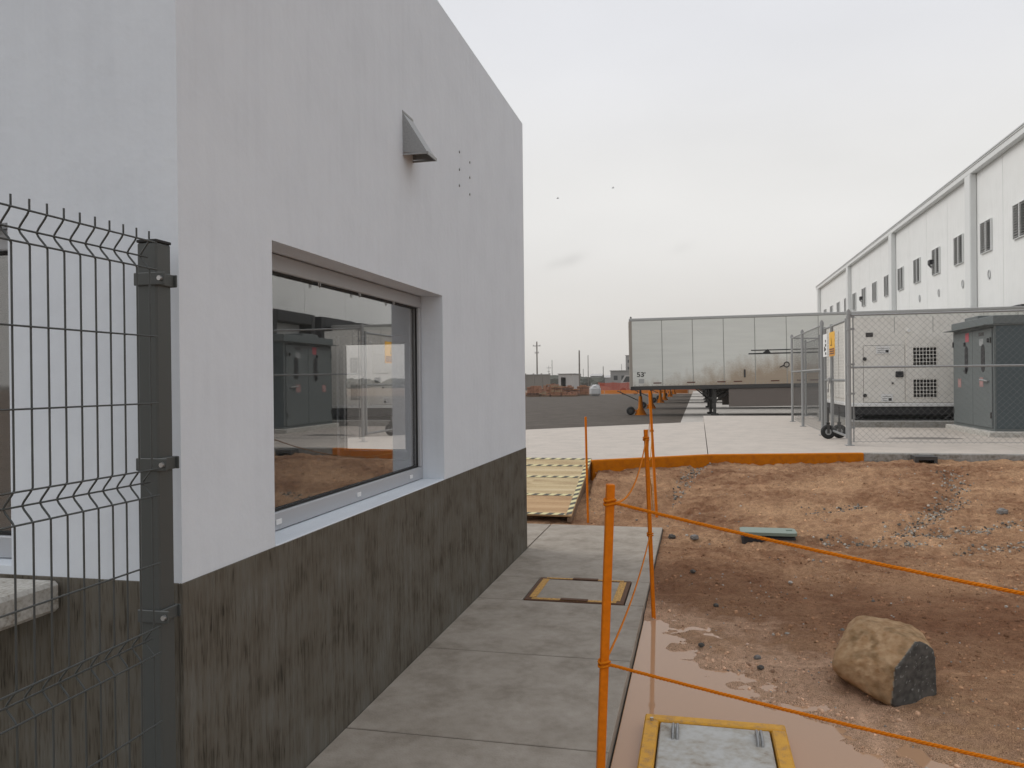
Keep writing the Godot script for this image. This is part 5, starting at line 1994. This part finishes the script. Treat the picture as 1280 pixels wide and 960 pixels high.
func build_small_stones() -> void:
	var f := FastNoiseLite.new()
	f.seed = 55
	f.frequency = 1.1
	# single stones that can be told apart
	var list := [
		[877, 808, 0.045, "stone_dark", "round black stone at the puddle's edge"], [951, 836, 0.042, "stone_dark", "small black stone on the mud between puddle and boulder"],
		[866, 716, 0.055, "stone_dark", "flat dark stone on the damp dirt right of the walkway"], [988, 729, 0.04, "stone_pale", "small pale stone on the damp dirt above the boulder"],
		[868, 674, 0.10, "stone_grey", "grey stone on the dirt left of the utility lid"], [840, 673, 0.09, "stone_dark", "flat dark stone between the walkway's corner and the utility lid"],
		[895, 758, 0.045, "stone_dark", "dark pebble on the damp dirt beside the puddle stake"], [1253, 643, 0.13, "stone_grey", "dark grey stone on the far dirt bank below the bare kerb"],
		[947, 824, 0.05, "stone_grey", "flat grey stone just behind a small black stone"], [812, 822, 0.035, "stone_dark", "small clod stone in the puddle by the walkway"]]
	for s in list:
		s[2] *= 0.78
		var p := on_dirt(s[0], s[1])
		var b := B.new()
		b.lump(p + Vector3(0, s[2] * 0.22, 0), Vector3(s[2], s[2] * 0.72, s[2] * 0.85), 2, f, 0.45, Vector3(s[0], s[1], 0) * 0.37)
		single("stone", b, M[s[3]], p, s[4], "stone")
	# gravel in the wash lines and crumbs over the plot
	var g := B.new()
	g.lump(Vector3.ZERO, Vector3(1, 0.7, 0.85), 1, f, 0.5, Vector3(2, 3, 4))
	var mm := MultiMesh.new()
	mm.transform_format = MultiMesh.TRANSFORM_3D
	mm.use_colors = true
	mm.mesh = g.mesh()
	var tr := []
	var co := []
	for l in washes:
		var pts: Array = l[0]
		for k in int(l[2]):
			var s := rng.randf() * (pts.size() - 1)
			var i := mini(int(s), pts.size() - 2)
			var p: Vector3 = pts[i].lerp(pts[i + 1], s - i)
			p += Vector3(rng.randfn(0, 1), 0, rng.randfn(0, 1)) * float(l[1])
			if p.z < -11.25 or p.x < -0.3:
				continue
			p.y = dirt_y(p.x, p.z)
			var sz := lerpf(0.007, 0.036, pow(rng.randf(), 1.6))
			tr.append(Transform3D(Basis.from_euler(Vector3(rng.randf() * TAU, rng.randf() * TAU, rng.randf() * TAU)).scaled(Vector3.ONE * sz), p))
			var v := 0.07 + 0.36 * pow(rng.randf(), 1.5)
			co.append(Color(v * 1.1, v, v * 0.86))
	mm.instance_count = tr.size()
	for k in tr.size():
		mm.set_instance_transform(k, tr[k])
		mm.set_instance_color(k, co[k])
	var o := MultiMeshInstance3D.new()
	o.name = "gravel"
	o.multimesh = mm
	o.material_override = M.gravel
	o.set_meta("kind", "stuff")
	tag(o, "grey gravel washed into streaks on the dirt", "gravel")
	add_child(o)
	# crumbs of earth and grit
	var m2 := MultiMesh.new()
	m2.transform_format = MultiMesh.TRANSFORM_3D
	m2.use_colors = true
	m2.mesh = mm.mesh
	tr = []
	co = []
	for k in 26000:
		var z := -11.2 + 8.2 * pow(rng.randf(), 0.8)
		var x := rng.randf_range(-0.32, 5.2)
		if z < -8.3:
			x = rng.randf_range(-1.25, 5.2)
		var sd := x - shore_x(z)
		if sd < -0.02 and z > -5.4:
			continue
		if n_mid.get_noise_2d(x * 1.2, z * 1.2 + 9.0) < rng.randf_range(-0.45, 0.2):
			continue
		var y := dirt_y(x, z)
		var sz := rng.randf_range(0.005, 0.015) if rng.randf() < 0.9 else rng.randf_range(0.014, 0.034)
		tr.append(Transform3D(Basis.from_euler(Vector3(rng.randf() * TAU, rng.randf() * TAU, rng.randf() * TAU)).scaled(Vector3.ONE * sz), Vector3(x, y, z)))
		var c := dirt_color(x, z) * rng.randf_range(0.3, 1.0)
		if rng.randf() < 0.08:
			var v := rng.randf_range(0.15, 0.5)
			c = Color(v, v * 0.92, v * 0.82)
		co.append(Color(c.r, c.g, c.b))
	m2.instance_count = tr.size()
	for k in tr.size():
		m2.set_instance_transform(k, tr[k])
		m2.set_instance_color(k, co[k])
	o = MultiMeshInstance3D.new()
	o.name = "earth_crumbs"
	o.multimesh = m2
	o.material_override = M.gravel
	o.set_meta("kind", "stuff")
	tag(o, "loose crumbs of reddish earth and grit scattered over the dirt plot", "earth crumbs")
	add_child(o)


# ------------------------------------------------------------------ far side of the yard
func pole(px: float, py: float, h: float, label: String, arm: bool, r := 0.14) -> void:
	var d := ray(px, py)
	var p := EYE + d * ((h - EYE.y) / d.y)
	var t := thing("utility_pole", Vector3(p.x, -0.3, p.z), label, "utility pole", "poles beyond the yard")
	var b := B.new()
	b.rod(Vector3(p.x, -0.3, p.z), Vector3(p.x, h, p.z), r * 1.3, r, 8)
	part("shaft", b, M.pole, t)
	if arm:
		for y in [h - 1.0, h - 2.6]:
			var l := 0.9 if y > h - 2 else 0.45
			b = B.new()
			b.span(Vector3(p.x - l, y - 0.07, p.z + 0.12), Vector3(p.x + l, y + 0.07, p.z + 0.24))
			part("cross_arm", b, M.pole, t)
			for s in [-0.85, 0.85]:
				b = B.new()
				b.rod(Vector3(p.x + l * s, y + 0.07, p.z + 0.18), Vector3(p.x + l * s, y + 0.3, p.z + 0.18), 0.06, 0.04, 6)
				part("insulator", b, M.far_dark, t)


func build_far() -> void:
	# pallets of brick along the far edge of the asphalt
	var heaps := [[660, 676, 480, 496, 0], [674, 682, 484, 496, 1], [680, 692, 479, 494, 0], [690, 702, 478, 493, 1], [689, 704, 489, 495, 1], [702, 714, 481, 495, 0], [703, 721, 488, 495, 1], [713, 724, 482, 493, 0], [722, 736, 481, 495, 0], [675, 688, 491, 496, 1], [658, 672, 487, 496, 0]]
	var order := range(heaps.size())
	order.sort_custom(func(p, q): return heaps[p][0] + heaps[p][1] > heaps[q][0] + heaps[q][1])
	var nth := ["nearest to", "second from", "third from", "fourth from", "fifth from", "sixth from", "seventh from", "eighth from", "ninth from", "tenth from", "eleventh from"]
	for i in heaps.size():
		var h: Array = heaps[i]
		var z := -75.0 - (i % 3) * 2.2
		var d0 := ray(h[0], h[2])
		var d1 := ray(h[1], h[3])
		var a := EYE + d0 * (z / d0.z)
		var c := EYE + d1 * (z / d1.z)
		var y1 := maxf(a.y, 0.4)
		var t := thing("brick_pallet", Vector3((a.x + c.x) * 0.5, 0, z), "%s stack of %s bricks on a pallet, %s the white bulk bag" % ["tall" if h[3] - h[2] > 10 else "low", "red" if h[4] == 0 else "tan and red", nth[order.find(i)]], "brick pallet", "red brick stacks" if h[4] == 0 else "tan brick stacks")
		for k in 3:
			var b := B.new()
			var s := -0.42 + 0.42 * k
			b.span(Vector3(a.x, 0.0, z + s - 0.05), Vector3(c.x, 0.09, z + s + 0.05))
			part("pallet_bearer", b, M.timber, t)
		var bd := B.new()
		bd.span(Vector3(a.x, 0.091, z - 0.5), Vector3(c.x, 0.12, z + 0.5))
		part("pallet_deck", bd, M.timber, t)
		var rows := int((y1 - 0.125) / 0.115)
		for r in rows:
			var b := B.new()
			var n := int((c.x - a.x) / 0.26)
			var w := (c.x - a.x) / n
			for q in n:
				var j := rng.randf_range(-0.08, 0.08)
				if r >= rows - 2 and rng.randf() < 0.3 * (r - rows + 3):
					continue
				b.span(Vector3(a.x + q * w + 0.008, 0.122 + r * 0.115, z - 0.48), Vector3(a.x + (q + 1) * w - 0.008, 0.229 + r * 0.115, z + 0.48 + j))
			var bm: Array = [M.brick_red, M.brick_red, M.brick_brown, M.brick_tan] if h[4] == 0 else [M.brick_tan, M.brick_pale, M.brick_red, M.brick_brown]
			if b.v.is_empty():
				continue
			var o := part("brick_course", b, bm[rng.randi() % 4], t)
			o.set_meta("kind", "stuff")
	# white bulk bag
	var bp := on_level(744, 495, 0.0)
	bp.y = 0.0
	var bf := FastNoiseLite.new()
	bf.seed = 8
	bf.frequency = 1.2
	var t := thing("bulk_bag", bp, "white bulk bag standing at the end of the brick stacks", "bulk bag")
	var b := B.new()
	b.box(bp + Vector3(0, 0.47, 0), Vector3(1.05, 0.94, 0.95), 0.22)
	b.lump(bp + Vector3(0.05, 0.88, 0), Vector3(0.8, 0.45, 0.8), 2, bf, 0.3, Vector3(1, 2, 3))
	part("sack", b, M.bag_white, t)
	b = B.new()
	for s in [-0.35, 0.35]:
		b.tube(PackedVector3Array([bp + Vector3(s - 0.1, 0.9, 0), bp + Vector3(s, 1.2, 0), bp + Vector3(s + 0.1, 0.9, 0)]), 0.03, 5)
	part("lifting_loop", b, M.bag_white, t)
	# orange safety netting on posts
	var zf := -87.0
	t = thing("safety_net_fence", Vector3(-6.0, 0, zf), "red-orange plastic safety netting strung on posts across the far yard", "barrier")
	for k in 8:
		b = B.new()
		b.rod(Vector3(-10.6 + k * 1.6, 0, zf), Vector3(-10.6 + k * 1.6, 1.35, zf), 0.03, 0.03, 6)
		part("post", b, M.timber, t)
	b = B.new()
	var r2 := 26
	for k in r2:
		var y := 0.42 + 0.82 * k / (r2 - 1)
		var pts := PackedVector3Array()
		for q in 40:
			var x := -10.6 + 11.2 * q / 39.0
			pts.append(Vector3(x, y - 0.06 * sin(PI * fmod(q / 39.0 * 7.0, 1.0)) + 0.03 * bf.get_noise_2d(x, 0), zf + 0.04))
		b.tube(pts, 0.013, 3)
	for q in 120:
		var x := -10.6 + 11.2 * q / 119.0
		b.rod(Vector3(x, 0.37, zf + 0.045), Vector3(x, 1.24, zf + 0.045), 0.011, 0.011, 3)
	var net := part("netting", b, M.net_red, t)
	net.set_meta("kind", "stuff")
	t = thing("barrier_board", Vector3(-7.0, 0, -85.5), "bright orange barrier boards in front of the safety netting", "barrier")
	for k in 6:
		b = B.new()
		var x := -11.5 + k * 1.75
		b.span(Vector3(x, 0.05, -85.5), Vector3(x + 1.7, 0.42, -85.44), 0.01)
		part("board", b, M.net_orange, t)
	# low buildings and walls beyond
	var lab := [
		["block_wall", 657, 687, 468, 486, -150.0, "block_wall", "long low grey block wall beyond the brick stacks", "wall"],
		["shed", 763, 790, 463, 484, -125.0, "far_grey", "flat-roofed grey concrete building beyond the safety netting", "building"],
		["site_office", 698, 716, 467, 484, -115.0, "far_white", "small white site office with a dark doorway beyond the bricks", "building"],
		["silo", 782, 803, 444, 478, -200.0, "far_grey", "tall grey tower block rising behind the trailer's nose", "tower"]]
	for l in lab:
		var z: float = l[5]
		var d0 := ray(l[1], l[3])
		var d1 := ray(l[2], l[4])
		var a := EYE + d0 * (z / d0.z)
		var c := EYE + d1 * (z / d1.z)
		t = thing(l[0] if l[0] != "silo" else "tower_block", Vector3((a.x + c.x) * 0.5, -0.3, z), l[7], l[8])
		var dep := 6.0 if l[0] != "block_wall" else 0.3
		b = B.new()
		if l[0] == "site_office":
			b.holed(Vector3(a.x, -0.3, z), Vector3.RIGHT, Vector3.UP, Vector3(0, 0, -0.2), c.x - a.x, a.y + 0.18, [[0.35, 1.05, 0.3, a.y - 0.25]])
			b.span(Vector3(a.x, -0.3, z - 0.201), Vector3(a.x + 0.2, a.y - 0.12, z - dep))
			b.span(Vector3(c.x - 0.2, -0.3, z - 0.201), Vector3(c.x, a.y - 0.12, z - dep))
			b.span(Vector3(a.x + 0.201, -0.3, z - dep + 0.2), Vector3(c.x - 0.201, a.y - 0.12, z - dep))
		else:
			b.span(Vector3(a.x, -0.3, z), Vector3(c.x, a.y - 0.12, z - dep), 0.02)
		part("wall", b, M[l[6]], t)
		b = B.new()
		b.span(Vector3(a.x - 0.12, a.y - 0.119, z + 0.12), Vector3(c.x + 0.12, a.y, z - dep - 0.12), 0.02)
		part("coping", b, M.far_grey, t)
		if l[0] == "site_office":
			b = B.new()
			b.span(Vector3(a.x + 1.06, 0.0, z + 0.01), Vector3(a.x + 1.1, a.y - 0.55, z + 0.06))
			part("door_frame", b, M.far_grey, t)
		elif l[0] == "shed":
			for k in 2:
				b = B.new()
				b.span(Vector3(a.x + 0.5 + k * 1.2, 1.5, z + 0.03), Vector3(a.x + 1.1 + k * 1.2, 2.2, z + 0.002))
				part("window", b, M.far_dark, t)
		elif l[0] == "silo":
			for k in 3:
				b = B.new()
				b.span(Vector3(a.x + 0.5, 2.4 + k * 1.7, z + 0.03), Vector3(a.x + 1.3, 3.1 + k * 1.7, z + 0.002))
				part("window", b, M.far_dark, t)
		else:
			for k in 4:
				b = B.new()
				var x := lerpf(a.x, c.x, k / 3.0)
				b.span(Vector3(x - 0.15, -0.3, z + 0.1), Vector3(x + 0.15, a.y + 0.15, z + 0.001))
				part("pilaster", b, M.block_wall, t)
	# white tractor unit with a dark side window
	var z2 := -100.0
	var q0 := ray(774, 470)
	var q1 := ray(789, 480)
	var ta := EYE + q0 * (z2 / q0.z)
	var tc := EYE + q1 * (z2 / q1.z)
	t = thing("white_truck", Vector3((ta.x + tc.x) * 0.5, -0.3, z2), "white truck cab seen beyond the netting by the trailer's nose", "truck")
	b = B.new()
	var side := [Vector3(ta.x, 0.3, z2), Vector3(tc.x + 1.0, 0.3, z2), Vector3(tc.x + 1.0, 2.1, z2), Vector3(ta.x + 0.7, 2.1, z2), Vector3(ta.x + 0.15, 1.2, z2)]
	var mid := Vector3((ta.x + tc.x) * 0.5 + 0.4, 1.1, z2 - 0.9)
	var back := []
	for p in side:
		back.append(p + Vector3(0, 0, -1.8))
	b.face(side, mid)
	b.face(back, mid)
	for k in 5:
		b.face([side[k], side[(k + 1) % 5], back[(k + 1) % 5], back[k]], mid)
	part("cab", b, M.far_white, t)
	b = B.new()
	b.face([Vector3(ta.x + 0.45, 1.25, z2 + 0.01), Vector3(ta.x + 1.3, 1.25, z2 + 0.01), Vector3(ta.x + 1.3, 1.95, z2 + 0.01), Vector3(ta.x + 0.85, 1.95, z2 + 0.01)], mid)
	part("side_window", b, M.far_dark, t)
	for x in [ta.x + 0.5, tc.x + 0.5]:
		b = B.new()
		b.rod(Vector3(x, 0.12, z2 + 0.03), Vector3(x, 0.12, z2 - 0.3), 0.42, 0.42, 14)
		part("wheel", b, M.rubber, t)
	# poles
	pole(671, 427, 10.5, "power pole with two cross-arms beyond the grey block wall", true)
	pole(690, 450, 8.5, "thin power pole between the block wall and the white site office", false, 0.09)
	pole(724, 438, 9.0, "thick dark pole behind the brick stacks", false, 0.17)
	pole(735, 444, 9.0, "slim grey pole beside the thick dark pole", false, 0.10)
	pole(754, 458, 6.5, "short dark pole beyond the bulk bag", false, 0.12)
	pole(777, 455, 8.0, "thin pole above the grey concrete building", false, 0.08)
	pole(729, 461, 5.5, "short thin pole between the thick and the slim pole", false, 0.08)
	pole(686, 457, 8.0, "far thin pole with small cross-arms near the block wall's end", true, 0.07)
	# low sheds and tanks far off
	for l in [[702, 712, 471, -240.0, "low grey shed on the horizon beside the thin pole by the site office"], [738, 752, 470, -260.0, "low grey shed on the horizon right of the slim grey pole"], [756, 764, 472, -230.0, "small grey hut on the horizon left of the grey concrete building"], [717, 723, 469, -280.0, "far grey tank house on the horizon left of the thick dark pole"]]:
		var fz: float = l[3]
		var e0 := ray(l[0], l[2])
		var e1 := ray(l[1], l[2])
		var fa := EYE + e0 * (fz / e0.z)
		var fc := EYE + e1 * (fz / e1.z)
		t = thing("far_shed", Vector3((fa.x + fc.x) * 0.5, -0.3, fz), l[4], "shed", "sheds on the horizon")
		b = B.new()
		b.span(Vector3(fa.x, -0.3, fz), Vector3(fc.x, fa.y, fz - 6.0))
		part("wall", b, M.horizon_grey, t)
		b = B.new()
		var rm := Vector3((fa.x + fc.x) * 0.5, fa.y + 0.1, fz - 3.0)
		b.face([Vector3(fa.x - 0.2, fa.y + 0.01, fz + 0.2), Vector3(fc.x + 0.2, fa.y + 0.01, fz + 0.2), Vector3(fc.x + 0.2, fa.y + 0.7, fz - 3.0), Vector3(fa.x - 0.2, fa.y + 0.7, fz - 3.0)], rm)
		b.face([Vector3(fa.x - 0.2, fa.y + 0.01, fz - 6.2), Vector3(fc.x + 0.2, fa.y + 0.01, fz - 6.2), Vector3(fc.x + 0.2, fa.y + 0.7, fz - 3.0), Vector3(fa.x - 0.2, fa.y + 0.7, fz - 3.0)], rm)
		part("roof", b, M.far_white, t)
	# far scrub and trees along the horizon
	var tf := B.new()
	var ff := FastNoiseLite.new()
	ff.seed = 66
	ff.frequency = 1.4
	for k in 260:
		var x := rng.randf_range(-130, 20)
		var z := rng.randf_range(-330, -230)
		var s := rng.randf_range(1.6, 4.2)
		tf.lump(Vector3(x, -0.3 + s * 0.35, z), Vector3(s * rng.randf_range(1.2, 2.4), s, s), 1, ff, 0.7, Vector3(x, z, 0))
	var o := struct_mesh("distant_treeline", tf, M.tree_far)
	o.set_meta("kind", "stuff")
	tag(o, "far hazy line of scrub and trees on the horizon", "trees")
	# two birds
	var bi := 0
	for a in [[697, 248, "small bird gliding lower in the sky, nearer the white wall"], [766, 235, "small bird gliding higher in the sky above the trailer"]]:
		var p := EYE + ray(a[0], a[1]).normalized() * 110.0
		t = thing("bird", p, a[2], "bird")
		b = B.new()
		b.rings(PackedVector3Array([p + Vector3(-0.16, 0, 0), p + Vector3(-0.05, 0.01, 0), p + Vector3(0.08, 0.01, 0), p + Vector3(0.2, 0, 0)]), PackedFloat32Array([0.01, 0.05, 0.045, 0.008]), 8)
		part("body", b, M.bird, t)
		for s in [-1.0, 1.0]:
			b = B.new()
			var w0 := p + Vector3(-0.05, 0.02, s * 0.03)
			b.face([w0, w0 + Vector3(0.14, 0, 0), w0 + Vector3(0.1 + 0.08 * s, 0.10, s * 0.22)], p - Vector3(0, 1, 0))
			b.face([w0 + Vector3(0.02, 0.0, 0), w0 + Vector3(0.1 + 0.08 * s, 0.10, s * 0.22), w0 + Vector3(0.17 * s, 0.05, s * 0.45)], p - Vector3(0, 1, 0))
			part("wing", b, M.bird, t)
